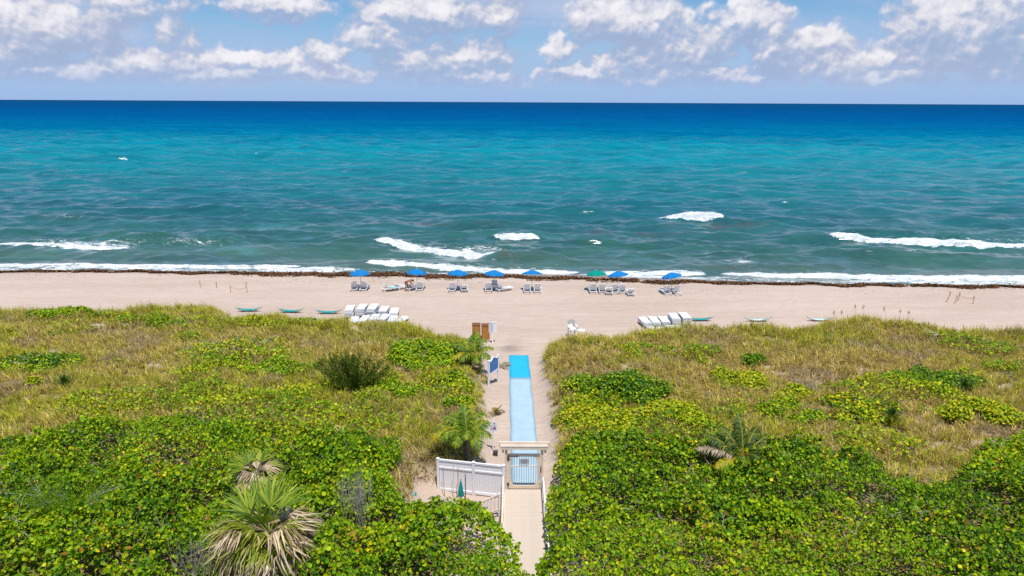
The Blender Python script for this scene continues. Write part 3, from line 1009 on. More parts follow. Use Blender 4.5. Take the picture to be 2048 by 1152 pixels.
# ------------------------------------------------------------------ single shrubs on the dunes
def shrub(name, label, x, y, rx, ry, h, cols, wts, n, leaf=(0.05, 0.085), kind='round', group='shrubs on the dunes', shell=0.5, seed=0, matl=None, ragged=0.35):
    g0 = float(ground_z(x, y))
    root = empty(name, (x, y, g0 - 0.03), 0, label, 'shrub', group)
    rr = np.random.default_rng(500 + seed)
    # lobes give an uneven outline
    nl = max(4, int(3 + rx * ry * 1.3))
    la = rr.uniform(0, 6.283, nl); lr = np.sqrt(rr.uniform(0, 1, nl)) * 0.72
    lx, ly = np.cos(la) * lr * rx, np.sin(la) * lr * ry
    ls = rr.uniform(0.28, 0.52, nl) * (1 - lr * 0.35)
    lh = h * (1 - 0.55 * lr ** 2) * rr.uniform(1 - ragged, 1.08, nl)
    li = rr.choice(nl, n, p=ls / ls.sum())
    d = rr.normal(0, 1, (n, 3)); d /= np.linalg.norm(d, axis=1, keepdims=True)
    d[:, 2] = np.abs(d[:, 2]) * 0.9 + 0.02
    rad = rr.uniform(0, 1, n) ** shell
    X = lx[li] + d[:, 0] * rad * ls[li] * rx
    Y = ly[li] + d[:, 1] * rad * ls[li] * ry
    Z = lh[li] * (0.28 + 0.72 * np.clip(d[:, 2] * rad, 0, 1)) + rr.normal(0, 0.03, n)
    Z = Z + ground_z(X + x, Y + y) - g0
    N = np.stack([d[:, 0] * .6 + rr.normal(0, .45, n), d[:, 1] * .6 + rr.normal(0, .45, n), np.full(n, .8)], 1)
    col = palette(n, cols, wts)
    C = np.stack([X, Y, Z], 1)
    if kind == 'round':
        v, f, c = round_leaves(C, N, rr.uniform(leaf[0], leaf[1], n), col, 5, 0.22, 1.25)
    else:
        D = np.stack([d[:, 0] + rr.normal(0, .5, n), d[:, 1] + rr.normal(0, .5, n), np.abs(d[:, 2]) + .4], 1)
        v, f, c = diamond_leaves(C, D, rr.normal(0, 1, (n, 3)), rr.uniform(leaf[0], leaf[1], n) * 2, rr.uniform(.35, .55, n) * leaf[1], col)
    o = np_mesh('foliage', v, f, matl or LEAF, c, root)
    mb = MB()
    for i in range(nl):
        e = (lx[i], ly[i], lh[i] * .8)
        mb.tube([(lx[i] * .15, ly[i] * .15, 0), (lx[i] * .6, ly[i] * .6, lh[i] * .45), e], [.03, .02, .008], 5)
        for q in range(3):
            mb.tube([(lx[i] * .6, ly[i] * .6, lh[i] * .45), (lx[i] + rr.uniform(-.3, .3) * rx, ly[i] + rr.uniform(-.3, .3) * ry, lh[i] * rr.uniform(.5, .8))], [.012, .004], 4)
    mb.build('branches', TWIG, root)
    return root


BRI = ([YG, MG, (0.18, 0.32, 0.010), YL], [4, 4, 4, .6])
DRK = ([DG, MG, (0.09, 0.19, 0.010), YG], [4, 3, 3, 1.5])
YEL = ([YL, YG, (0.36, 0.38, 0.012), MG, (0.48, 0.40, 0.015)], [1.3, 4, 4, 2.5, .7])
MIX = ([YG, YL, MG, OR, BR, DG], [4, 2, 3, .35, .5, 1.5])
SH = [
    ('dune_shrub', 'low bright green shrub just right of the dark feathery bush', -7.3, 40.4, 1.5, 1.2, .85, BRI, 1500),
    ('dune_shrub', 'broad bright green mound of leaves left of the palm by the blue sign', -5.8, 45.8, 2.9, 1.9, 1.15, BRI, 5200),
    ('dune_shrub', 'small round green shrub above the coconut palm beside the white fence', -2.95, 37.6, .9, .9, 1.0, BRI, 1100),
    ('dune_shrub', 'small leafy shrub at the foot of the blue sign, in palm shade', -3.5, 42.0, 1.1, .8, .6, DRK, 900),
    ('dune_shrub', 'smooth bright green dome on the dune front at the far left', -38.6, 55.6, 2.6, 1.3, 1.0, BRI, 4000),
    ('dune_shrub', 'small yellow-green shrub behind the dune front, left of the teal hammocks', -29.2, 53.6, 1.0, .7, .55, YEL, 800),
    ('dune_shrub', 'sprawling yellow-green patch of leaves with orange flecks, left dune', -19.9, 46.8, 3.4, 2.6, .75, MIX, 4200),
    ('dune_shrub', 'green leafy patch just left of the dark feathery bush', -16.2, 43.6, 2.2, 1.3, .65, BRI, 1700),
    ('dune_shrub', 'glossy leafed shrub with grey stems at the left picture edge', -32.6, 44.2, 2.6, 1.6, .75, DRK, 2200),
    ('dune_shrub', 'small yellow shrub left of the dark yucca', -30.6, 40.6, .8, .6, .5, YEL, 500),
    ('dune_shrub', 'dark green pointed mound right of the blue mat', 6.9, 40.2, 2.9, 1.8, 1.2, DRK, 4600),
    ('dune_shrub', 'yellow-green shrub bordering the right side of the pale blue mat', 5.0, 36.6, 2.1, 2.3, .75, YEL, 3600),
    ('dune_shrub', 'low yellow shrub between the dark mound and the right thicket', 8.9, 36.6, 2.5, 1.4, .75, YEL, 2300),
    ('dune_shrub', 'small upright dark green shrub in the tan grass, right dune', 17.4, 45.2, 1.0, 1.3, .9, DRK, 1000),
    ('dune_shrub', 'wide yellow shrub in the middle of the right dune', 15.4, 42.0, 2.4, 1.4, .65, YEL, 2200),
    ('dune_shrub', 'yellow shrub beside the grey dead brush, right dune', 17.4, 40.0, 1.5, .9, .6, YEL, 1100),
    ('dune_shrub', 'dark green shrub surrounding the right-hand yucca', 28.2, 42.0, 2.4, 1.9, .8, DRK, 2600),
    ('dune_shrub', 'dark and yellow-green shrub surrounding the middle yucca', 20.9, 37.4, 2.7, 1.5, .85, MIX, 2600),
    ('dune_shrub', 'green shrub between the coconut crown and the middle yucca', 16.5, 37.0, 1.6, 1.2, .75, BRI, 1400),
    ('dune_shrub', 'yellow-topped shrub at the right picture edge above the thicket', 27.4, 36.4, 2.2, 1.5, 1.1, YEL, 2400),
    ('dune_shrub', 'sparse yellow-green patch left below the dark feathery bush', -13.2, 39.9, 2.2, .8, .45, YEL, 900),
    ('dune_shrub', 'low green patch bordering the left thicket near the bare sand', -25.0, 36.6, 2.8, .9, .5, YEL, 1300),
]
for i, (nm, lab, x, y, rx, ry, h, (cs, ws), n) in enumerate(SH):
    shrub(nm, lab, x, y, rx * 1.3, ry * 1.35, h * 1.3, cs, ws, int(n * 1.75), seed=i)
shrub('leafy_bush', 'fresh green fine-leaved bush in the left thicket above the fan palm', -7.4, 30.4, 2.2, 1.7, 2.5, [(0.09, 0.27, 0.010), (0.05, 0.17, 0.010), (0.16, 0.33, 0.010)], [4, 3, 3], 6500, (0.035, 0.06), 'lance', 'fine-leaved bushes in the thicket', seed=60)
shrub('leafy_bush', 'fresh green fine-leaved bush in the thicket near the left picture edge', -19.6, 26.2, 3.2, 2.2, 2.6, [(0.09, 0.26, 0.010), (0.17, 0.32, 0.010), (0.24, 0.34, 0.010)], [4, 4, 3], 9000, (0.035, 0.06), 'lance', 'fine-leaved bushes in the thicket', seed=61)


def build_scrub():
    """low creepers and seedlings running through the grass"""
    n = 150000
    x = rng.uniform(-46, 44, n); y = rng.uniform(31, 55, n)
    m = fbm(x * 0.20, y * 0.32, 601) + 0.35 * (fbm(x * 0.9, y * 1.1, 602) - 0.5)
    near = (1 - sstep(y, 36, 48)) * 0.09
    pathr = 0.10 * np.exp(-((x - 5.5) / 4.5) ** 2 - ((y - 36) / 4.0) ** 2)
    leftc = 0.05 * np.exp(-((x + 17) / 9) ** 2 - ((y - 43) / 6.0) ** 2)
    thr = 0.615 - near - pathr - leftc
    k = (m > thr) & (dune_mask(x, y) > .75) & (np.abs(x) < 5 + y * .86)
    k &= rng.uniform(0, 1, n) < sstep(m - thr, 0.0, 0.10)
    x, y, m, thr = x[k], y[k], m[k], thr[k]
    n = len(x)
    print('scrub', n)
    z = ground_z(x, y) + 0.22 + rng.uniform(0, .28, n) + 1.4 * (m - thr)
    N = np.stack([rng.normal(0, .7, n), rng.normal(0, .7, n), np.full(n, .85)], 1)
    yel = sstep(fbm(x * .3 + 7, y * .4, 605), .42, .62)[:, None]
    col = np.where(rng.uniform(0, 1, (n, 1)) < yel * .7, palette(n, [YL, YG, (0.34, 0.39, 0.012)], [.7, 3, 3]), palette(n, [MG, DG, YG, (0.17, 0.28, 0.01)], [3, 1.5, 2, 3]))
    v, f, c = round_leaves(np.stack([x, y, z], 1), N, rng.uniform(.035, .085, n), col, 4, .2, 1.4)
    o = np_mesh('dune_creeper', v, f, LEAF, c)
    tag(o, 'yellow-green creepers running through the dune grass', 'creeper', kind='stuff')


build_scrub()


def feather_bush(label, x, y, w, h):
    g0 = float(ground_z(x, y))
    root = empty('feathery_bush', (x, y, g0 - .03), 0, label, 'shrub')
    rr = np.random.default_rng(77)
    P, D, T = [], [], []
    mb = MB()
    for s in range(62):
        a = rr.uniform(0, 6.283); sp = rr.uniform(0.05, 1.0) ** .6
        tip = np.array([math.cos(a) * sp * w, math.sin(a) * sp * w * .62, h * (1.08 - .30 * sp ** 2) * rr.uniform(.75, 1.05)])
        base = np.array([math.cos(a) * .2 * sp, math.sin(a) * .2 * sp, 0])
        midp = base * .4 + tip * .5 + np.array([0, 0, -.05 * h])
        pts = [base, midp, tip]
        mb.tube([tuple(p) for p in pts], [.022, .014, .004], 4)
        m = 110
        t = rr.uniform(0.12, 1.0, m)
        q = np.outer((1 - t) ** 2, base) + np.outer(2 * t * (1 - t), midp) + np.outer(t ** 2, tip)
        ax = (tip - base) / np.linalg.norm(tip - base)
        dd = ax[None] * 1.1 + rr.normal(0, .55, (m, 3)) + np.array([0, 0, .35])
        P.append(q + rr.normal(0, .06, (m, 3))); D.append(dd); T.append(t)
    P = np.concatenate(P); D = np.concatenate(D); T = np.concatenate(T)
    n = len(P)
    col = palette(n, [(0.045, 0.10, 0.008), (0.085, 0.145, 0.010), (0.14, 0.19, 0.012), (0.21, 0.22, 0.02)], [3, 4, 3, 1])
    v, f, c = diamond_leaves(P, D, rr.normal(0, 1, (n, 3)), rr.uniform(.16, .34, n), rr.uniform(.035, .06, n), col)
    np_mesh('foliage', v, f, LEAF_MATT, c, root)
    mb.build('stems', BARK, root)


feather_bush('dark green feathery upright bush alone in the middle of the left dune', -10.0, 40.3, 2.45, 2.4)


def yucca(label, x, y, s):
    g0 = float(ground_z(x, y))
    root = empty('yucca', (x, y, g0 - .02), 0, label, 'yucca', 'yuccas on the dunes')
    rr = np.random.default_rng(int(abs(x) * 10))
    n = 95
    az = rr.uniform(0, 6.283, n); le = rr.uniform(.05, 1.15, n)
    D = np.stack([np.cos(az) * np.sin(le), np.sin(az) * np.sin(le), np.cos(le)], 1)
    W = np.stack([-np.sin(az), np.cos(az), np.zeros(n)], 1)
    C = np.tile([[0, 0, .1 * s]], (n, 1)) + D * .05
    v, f, c = diamond_leaves(C, D, W, rr.uniform(.6, .95, n) * s, np.full(n, .055), palette(n, [(0.020, 0.070, 0.014), (0.035, 0.10, 0.018), (0.07, 0.13, 0.02)], [3, 3, 1]))
    np_mesh('leaf_rosette', v, f, LEAF_MATT, c, root)
    MB().tube([(0, 0, 0), (0, 0, .2 * s)], [.07, .05], 7).build('stem', BARK, root)


yucca('dark green spiky yucca alone in the pale grass of the left dune', -28.3, 40.1, 1.0)
yucca('dark green spiky yucca in front of the middle right shrub', 21.9, 36.0, 1.15)
yucca('dark green spiky yucca in front of the far right shrub', 29.0, 40.6, 1.2)


def dead_brush(label, x, y, rx, ry, h, n, z0=None):
    g0 = float(ground_z(x, y)) if z0 is None else z0
    root = MB()
    rr = random.Random(int(x * 7 + y))
    for i in range(n):
        a, b = rr.gauss(0, .45) * rx, rr.gauss(0, .45) * ry
        p = [(a, b, 0)]
        dx, dy = rr.uniform(-.5, .5), rr.uniform(-.5, .5)
        for s in range(1, 4):
            p.append((a + dx * s / 3 + rr.uniform(-.05, .05), b + dy * s / 3 + rr.uniform(-.05, .05), h * s / 3 * rr.uniform(.8, 1.1)))
        root.tube(p, [.014, .011, .008, .004], 4)
        root.tube([p[2], (p[2][0] + rr.uniform(-.3, .3), p[2][1] + rr.uniform(-.3, .3), p[2][2] + rr.uniform(.02, .25))], [.007, .003], 4)
    o = root.build('dead_brush', TWIG)
    o.location = (x, y, g0 - .02)
    tag(o, label, 'dead brush', 'leafless brush')


dead_brush('grey leafless brush beside the yellow shrubs of the right dune', 19.0, 40.6, 1.3, .9, .55, 70)
dead_brush('grey leafless brush right of the fan palm in the left thicket', -6.4, 25.6, 1.0, .8, 2.6, 60)
dead_brush('bare grey twigs in the hollow left of the fan palm', -11.9, 22.2, .9, .7, 1.9, 40)


# ------------------------------------------------------------------ palms
def frond_mesh(L, droop, el, width, cols, wts, seed, hang=0.5, rach=(0.42, 0.36, 0.05), pairs=40):
    """coconut frond along +X from the origin: rachis arc with two rows of leaflets"""
    rr = np.random.default_rng(seed)
    t = np.linspace(0, 1, 14)
    ang = el - droop * t ** 1.3
    dx = np.cos(ang) * L / 13; dz = np.sin(ang) * L / 13
    px = np.concatenate([[0], np.cumsum(dx[:-1])]); pz = np.concatenate([[0], np.cumsum(dz[:-1])])
    mb = MB()
    mb.tube([(px[i], 0, pz[i]) for i in range(14)], [.035 * (1 - .85 * q) + .004 for q in t], 5)
    V = np.array([tuple(v) for v in mb.v]); Fq = [f for f in mb.f if len(f) == 4]
    tri = [(f[0], f[1], f[2]) for f in Fq] + [(f[0], f[2], f[3]) for f in Fq]
    parts = [(V, np.array(tri), np.tile(np.array([rach]), (len(V), 1)) * (0.8 + 0.3 * rr.uniform(0, 1, (len(V), 1))))]
    s = np.repeat(np.linspace(0.16, 1.0, pairs), 2)
    side = np.tile([1, -1], pairs)
    cx = np.interp(s, t, px); cz = np.interp(s, t, pz); a = np.interp(s, t, ang)
    ln = width * np.sin(np.clip(s * .9 + .14, 0, 1) * math.pi) ** .6 * rr.uniform(.85, 1.1, len(s)) + .08
    fwd = .75
    D1 = np.stack([np.cos(a) * fwd, side * 1.0, np.sin(a) * fwd + .12], 1) + rr.normal(0, .13, (len(s), 3))
    D1 /= np.linalg.norm(D1, axis=1, keepdims=True)
    D2 = D1 * (1 - hang) + np.array([0, 0, -1.0]) * hang + rr.normal(0, .08, (len(s), 3))
    D2 /= np.linalg.norm(D2, axis=1, keepdims=True)
    C = np.stack([cx, np.zeros_like(cx), cz], 1)
    M = C + D1 * (ln * .5)[:, None]
    E = M + D2 * (ln * .55)[:, None]
    Wd = np.stack([np.cos(a), np.zeros_like(a), np.sin(a)], 1) * .031
    vs = np.empty((len(s), 5, 3))
    vs[:, 0] = C - Wd * .6; vs[:, 1] = C + Wd * .6; vs[:, 2] = M + Wd; vs[:, 3] = M - Wd; vs[:, 4] = E
    b = (np.arange(len(s)) * 5)[:, None, None]
    F = (b + np.array([[[0, 1, 2], [0, 2, 3], [3, 2, 4]]])).reshape(-1, 3)
    col = palette(len(s), cols, wts, .15)
    parts.append((vs.reshape(-1, 3), F, np.repeat(col[:, None, :], 5, 1).reshape(-1, 3)))
    return join(parts)


PALM_G = ([(0.06, 0.15, 0.010), (0.15, 0.25, 0.012), (0.32, 0.36, 0.015)], [3, 4, 2])
PALM_Y = ([(0.52, 0.40, 0.02), (0.38, 0.35, 0.018), (0.2, 0.27, 0.015)], [3, 3, 1])
PALM_K = ([(0.03, 0.08, 0.010), (0.08, 0.13, 0.012), (0.20, 0.22, 0.03)], [3, 3, 1.5])
PALM_D = ([(0.42, 0.34, 0.24), (0.33, 0.25, 0.16), (0.50, 0.42, 0.32)], [1, 1, 1])


def coconut(label, x, y, trunk_h, fronds, seed, L=2.2, z=None):
    g0 = float(ground_z(x, y)) if z is None else z
    root = empty('coconut_palm', (x, y, g0 - .03), 0, label, 'palm tree', 'coconut palms')
    k = MB()
    prof = []
    for i in range(11):
        q = i / 10
        prof.append((.15 * (1 - .35 * q) + (.05 if i == 0 else 0) + (.012 if i % 2 else 0), q * trunk_h))
    k.lathe(prof, 10)
    k.build('trunk', BARK, root, True)
    for i, (azd, el, dr, ln, kind) in enumerate(fronds):
        cs, ws = {'g': PALM_G, 'y': PALM_Y, 'd': PALM_D, 'k': PALM_K}[kind]
        rc = (0.45, 0.38, 0.05) if kind != 'd' else (0.40, 0.30, 0.18)
        v, f, c = frond_mesh(L * ln, R(dr), R(el), .62 * L / 2.2, cs, ws, seed * 40 + i, .5 if kind == 'g' else .62, rc)
        o = np_mesh('frond' if kind != 'd' else 'dead_frond', v, f, LEAF_MATT, c, root)
        o.location = (0, 0, trunk_h)
        o.rotation_euler = (R(random.uniform(-8, 8)), 0, R(azd))
    return root


coconut('young coconut palm with one yellow frond behind the blue sign', -2.55, 45.1, 1.0,
        [(100, 80, 60, .9, 'g'), (60, 62, 85, 1.0, 'g'), (128, 60, 70, 1.0, 'g'), (160, 50, 70, 1.05, 'g'), (20, 50, 75, .8, 'g'), (205, 30, 70, 1.05, 'y'), (228, 40, 95, .9, 'g'), (-40, 40, 90, .8, 'g'), (-80, 30, 80, .7, 'g'), (180, 20, 85, .85, 'd'), (75, 78, 40, 1.0, 'g'), (280, 10, 60, .7, 'd')], 1, 1.9)
coconut('coconut palm with arching yellow-ribbed fronds behind the white fence', -2.3, 32.0, 1.5,
        [(100, 82, 55, .9, 'g'), (150, 62, 95, 1.0, 'g'), (170, 48, 110, 1.05, 'g'), (195, 45, 110, 1.15, 'y'), (215, 55, 120, 1.0, 'g'), (250, 55, 130, .9, 'g'), (-60, 45, 115, .95, 'g'), (-25, 50, 100, .85, 'g'), (20, 62, 85, .8, 'g'), (55, 60, 85, 1.0, 'g'), (125, 60, 90, 1.0, 'g'), (185, 20, 90, 1.2, 'y'), (270, 70, 120, .85, 'g'), (75, 72, 70, 1.0, 'y'), (165, 8, 70, 1.0, 'd')], 2, 1.95)
coconut('coconut palm crown rising out of the right thicket', 11.4, 30.2, 0.85,
        [(100, 74, 40, 1.15, 'k'), (150, 42, 45, 1.1, 'k'), (165, 25, 45, 1.15, 'd'), (30, 45, 50, 1.1, 'k'), (50, 52, 50, 1.05, 'k'), (-30, 25, 70, .8, 'y'), (125, 65, 60, 1.0, 'k'), (80, 60, 55, 1.1, 'k'), (200, 15, 50, .8, 'y'), (15, 32, 45, .9, 'g'), (135, 40, 40, 1.0, 'g'), (250, 55, 100, .8, 'g'), (290, 60, 90, .8, 'k'), (-5, 40, 60, .9, 'k')], 3, 2.05)


def sprout(label, x, y, s, cols, seed, name='palm_sprout'):
    g0 = float(ground_z(x, y))
    root = empty(name, (x, y, g0 - .02), 0, label, 'palm sprout', 'palm sprouts by the path')
    rr = random.Random(seed)
    for i in range(9):
        cs, ws = PALM_Y if i < cols else PALM_D
        v, f, c = frond_mesh(s * rr.uniform(.8, 1.1), R(40 if i < cols else 110), R(78 if i < cols else 45), .26 * s, cs, ws, seed * 30 + i, .25 if i < cols else .7, (0.5, 0.38, 0.05) if i < cols else (.30, .25, .2), 14)
        o = np_mesh('frond' if i < cols else 'dead_frond', v, f, LEAF_MATT, c, root)
        o.rotation_euler = (0, 0, rr.uniform(0, 6.28))


sprout('palm sprout with yellow leaves between the blue sign and the small white sign', -1.0, 39.3, .85, 3, 5)
sprout('withered grey palm sprout at the far left corner of the bright blue mat', -0.75, 47.3, .95, 0, 9)


def fan_mesh(pet, rad, spread, cols, wts, seed, hang, n=26, pc=(0.20, 0.24, 0.03)):
    """fan leaf along +X: petiole then a half disc of split blades"""
    rr = np.random.default_rng(seed)
    mb = MB().tube([(0, 0, 0), (pet * .6, 0, -.02 * pet), (pet, 0, -.08 * pet)], [.025, .02, .014], 5)
    V = np.array([tuple(v) for v in mb.v]); Fq = [f for f in mb.f if len(f) == 4]
    parts = [(V, np.array([(f[0], f[1], f[2]) for f in Fq] + [(f[0], f[2], f[3]) for f in Fq]), np.tile(np.array([pc]), (len(V), 1)))]
    a = np.linspace(-spread, spread, n) + rr.normal(0, .03, n)
    D1 = np.stack([np.cos(a), np.sin(a), .10 * np.cos(a * 2)], 1)
    L = rad * rr.uniform(.85, 1.1, n) * (.72 + .28 * np.cos(a * .6))
    hg = np.clip(hang + rr.normal(0, .12, n), 0, 1.1)[:, None]
    D2 = D1 * (1 - hg) + np.array([[0, 0, -1.0]]) * hg + rr.normal(0, .10, (n, 3))
    D2 /= np.linalg.norm(D2, axis=1, keepdims=True)
    D3 = D2 * (1 - hg * .6) + np.array([[0, 0, -1.0]]) * hg * .8 + rr.normal(0, .12, (n, 3))
    D3 /= np.linalg.norm(D3, axis=1, keepdims=True)
    C = np.tile([[pet, 0, -.08 * pet]], (n, 1))
    A = C + D1 * (L * .42)[:, None]; B = A + D2 * (L * .36)[:, None]; E = B + D3 * (L * .34)[:, None]
    W = np.stack([-np.sin(a), np.cos(a), rr.normal(0, .25, n)], 1) * .034
    vs = np.empty((n, 6, 3))
    vs[:, 0] = C; vs[:, 1] = A + W; vs[:, 2] = A - W; vs[:, 3] = B + W * .8; vs[:, 4] = B - W * .8; vs[:, 5] = E
    b = (np.arange(n) * 6)[:, None, None]
    F = (b + np.array([[[0, 1, 2], [2, 1, 3], [2, 3, 4], [4, 3, 5]]])).reshape(-1, 3)
    col = palette(n, cols, wts, .16)
    parts.append((vs.reshape(-1, 3), F, np.repeat(col[:, None, :], 6, 1).reshape(-1, 3)))
    return join(parts)


FAN_G = ([(0.10, 0.19, 0.012), (0.19, 0.28, 0.018), (0.33, 0.38, 0.03)], [3, 4, 2])
FAN_M = ([(0.22, 0.28, 0.02), (0.36, 0.36, 0.06), (0.48, 0.40, 0.18)], [4, 3, 1.5])
FAN_D = ([(0.58, 0.44, 0.29), (0.46, 0.34, 0.20), (0.68, 0.56, 0.42), (0.26, 0.17, 0.10)], [4, 3, 3, 1.5])


def fan_palm(label, x, y, trunk_h, green, half, dead, seed, s=1.0):
    g0 = float(ground_z(x, y))
    root = empty('fan_palm', (x, y, g0 - .03), 0, label, 'palm tree', 'fan palms')
    rr = random.Random(seed)
    MB().lathe([(.24, 0), (.22, trunk_h * .4), (.24, trunk_h * .75), (.14, trunk_h - .12), (.04, trunk_h - .05)], 10).build('trunk', BARK, root, True)
    q = 0
    for (kind, lst) in (('g', green), ('m', half), ('d', dead)):
        for (azd, el, pet, rad) in lst:
            cs, ws = {'g': FAN_G, 'm': FAN_M, 'd': FAN_D}[kind]
            v, f, c = fan_mesh(pet * s, rad * s, rr.uniform(.8, 1.3), cs, ws, seed * 60 + q, {'g': .16, 'm': .45, 'd': .70}[kind] + rr.uniform(-.12, .16), rr.randint(14, 28), (0.20, 0.24, 0.03) if kind == 'g' else (.38, .29, .17))
            o = np_mesh('dead_frond' if kind == 'd' else 'frond', v, f, LEAF_MATT, c, root)
            o.location = (0, 0, trunk_h - (.25 if kind == 'd' else 0) - rr.uniform(0, .15))
            o.rotation_euler = Euler((R(rr.uniform(-38, 38)), -R(el), R(azd)), 'XYZ')
            q += 1


rf = random.Random(4)
fan_palm('large fan palm with drooping tan dead leaves in the left thicket', -9.2, 22.6, 2.0,
         [(100, 52, .8, 1.1), (130, 45, .85, 1.15), (70, 45, .75, 1.0), (150, 30, .9, 1.1), (165, 45, .85, 1.0), (240, 66, .45, .8)],
         [(180, 15, .9, 1.1), (20, 20, .75, 1.0), (200, 0, .9, 1.05), (250, 10, .7, 1.0), (340, 0, .8, 1.0), (110, 10, .8, 1.0), (215, 38, .5, 1.0), (245, 28, .45, 1.0), (275, 35, .4, 1.0), (305, 25, .5, 1.0), (330, 35, .6, 1.0), (185, 30, .7, 1.0), (260, 5, .55, 1.0), (290, 0, .55, 1.0)],
         [(a + rf.uniform(-12, 12), rf.uniform(-30, 8), rf.uniform(.75, 1.05), rf.uniform(1.0, 1.3)) for a in range(0, 360, 19)] + [(a + rf.uniform(-15, 15), rf.uniform(8, 42), rf.uniform(.6, 1.0), rf.uniform(.9, 1.15)) for a in range(-60, 230, 24)] + [(a + rf.uniform(-9, 9), rf.uniform(-60, -20), rf.uniform(.5, .85), 1.25) for a in range(170, 371, 18)], 3, 1.25)
fan_palm('smaller fan palm with dry tips behind the large one', -11.6, 27.7, 1.7,
         [(160, 45, .5, .8), (200, 35, .5, .8), (60, 45, .45, .75)],
         [(20, 20, .55, .8), (80, 30, .55, .8)],
         [(a + rf.uniform(-15, 15), rf.uniform(0, 45), rf.uniform(.3, .55), .85) for a in (255, 285, 315, 0, 25, 45, 70, 95, 115, 135, 330, 160, 300, 270, 235, 210)], 6)


# ------------------------------------------------------------------ mats, boardwalk, gate, fence, rails
BEIGE = mat('beige_paint', (0.74, 0.61, 0.46), 0.6, 0.25, 0.06, 3.0)
BEIGE_L = mat('pale_deck_paint', (0.53, 0.445, 0.36), 0.65, 0.25, 0.05, 1.5, dirt=(0.49, 0.40, 0.31))
WHITE = mat('white_vinyl', (0.85, 0.83, 0.84), 0.45, 0.4, 0.03, 2.0)
WHITE_P = mat('white_plastic', (0.78, 0.78, 0.78), 0.4, 0.4, 0.03, 3.0, dirt=(0.62, 0.60, 0.56), dscale=3.0)
STEEL = mat('grey_metal', (0.30, 0.31, 0.33), 0.4, 0.5, 0.1, 8.0, metallic=0.6)
DARK = mat('dark_metal', (0.05, 0.045, 0.045), 0.5, 0.4, 0.15, 6.0)
MAT_LT = mat('pale_blue_mat', (0.335, 0.46, 0.535), 0.85, 0.1, 0.04, 1.2, dirt=(0.42, 0.44, 0.43), dscale=1.1)
MAT_BR = mat('bright_blue_mat', (0.02, 0.37, 0.60), 0.8, 0.15, 0.05, 1.2, dirt=(0.035, 0.40, 0.61))
WOOD = mat('orange_brown_wood', (0.42, 0.19, 0.045), 0.6, 0.25, 0.12, 2.5)
WOOD_D = mat('dark_wood_edge', (0.17, 0.075, 0.03), 0.7, 0.2, 0.15, 3.0)
BLUE_B = mat('blue_board', (0.06, 0.17, 0.42), 0.5, 0.35, 0.06, 2.0)
BLUE_C = mat('blue_canvas', (0.012, 0.20, 0.50), 0.8, 0.12, 0.05, 3.0, trans=0.18)
GREEN_C = mat('teal_green_canvas', (0.0, 0.28, 0.22), 0.8, 0.12, 0.05, 3.0, trans=0.18)
TEAL = mat('teal_fabric', (0.01, 0.30, 0.30), 0.75, 0.15, 0.08, 3.0, trans=0.1)
STAKE = mat('weathered_stake', (0.45, 0.27, 0.12), 0.8, 0.15, 0.15, 5.0)
TAPE = mat('orange_tape', (0.75, 0.32, 0.10), 0.6, 0.2, 0.08, 4.0, trans=0.2)
INK = mat('dark_lettering', (0.16, 0.17, 0.2), 0.6, 0.2, 0.1)
PLATE = mat('grey_plate', (0.45, 0.47, 0.50), 0.5, 0.3, 0.06)
RED = mat('red_print', (0.42, 0.06, 0.10), 0.6, 0.2, 0.1)
VIOLET = mat('violet_print', (0.32, 0.20, 0.36), 0.6, 0.2, 0.1)


def mat_sheet(name, label, y0, y1, m, cat='beach mat'):
    """roll-out mat lying on the sand: slightly wavy sheet with thickness and hemmed edges"""
    n = 36
    vs = []; fs = []
    for i in range(n + 1):
        y = y0 + (y1 - y0) * i / n
        xl = -0.01 - (y - 35.7) * 0.0143 + 0.018 * math.sin(y * 1.7)
        xr = xl + 1.49 + 0.015 * math.sin(y * 1.1 + 1)
        for j in range(7):
            x = xl + (xr - xl) * j / 6
            z = max(float(ground_z(x, y)), float(ground_z(x, y + .2)), float(ground_z(x + .2, y)), 0.0) + .045 + .006 * math.sin(y * 2.3 + j)
            vs.append((x, y, z))
    for i in range(n):
        for j in range(6):
            a = i * 7 + j
            fs.append((a, a + 1, a + 8, a + 7))
    me = bpy.data.meshes.new(name)
    me.from_pydata(vs, [], fs)
    me.update()
    me.polygons.foreach_set('use_smooth', [True] * len(fs))
    me.materials.append(m)
    o = link(bpy.data.objects.new(name, me))
    sm = o.modifiers.new('thick', 'SOLIDIFY'); sm.thickness = 0.03; sm.offset = -1
    tag(o, label, cat)
    mb = MB()
    for j in (0, 6):
        mb.tube([(vs[i * 7 + j][0], vs[i * 7 + j][1], vs[i * 7 + j][2] + .006) for i in range(n + 1)], .022, 5)
    mb.tube([(vs[n * 7 + j][0], vs[n * 7 + j][1], vs[n * 7 + j][2] + .006) for j in range(7)], .02, 5)
    mb.tube([(vs[j][0], vs[j][1], vs[j][2] + .006) for j in range(7)], .02, 5)
    mb.build('hem', MATS['mat_hem'], o)


mat('mat_hem', (0.14, 0.36, 0.52), 0.8, 0.15, 0.1)
mat_sheet('beach_mat', 'pale blue roll-out access mat running from the gate to the sand', 31.2, 45.18, MAT_LT)
mat_sheet('beach_mat', 'bright turquoise-blue mat at the seaward end of the pale mat', 45.24, 49.66, MAT_BR)

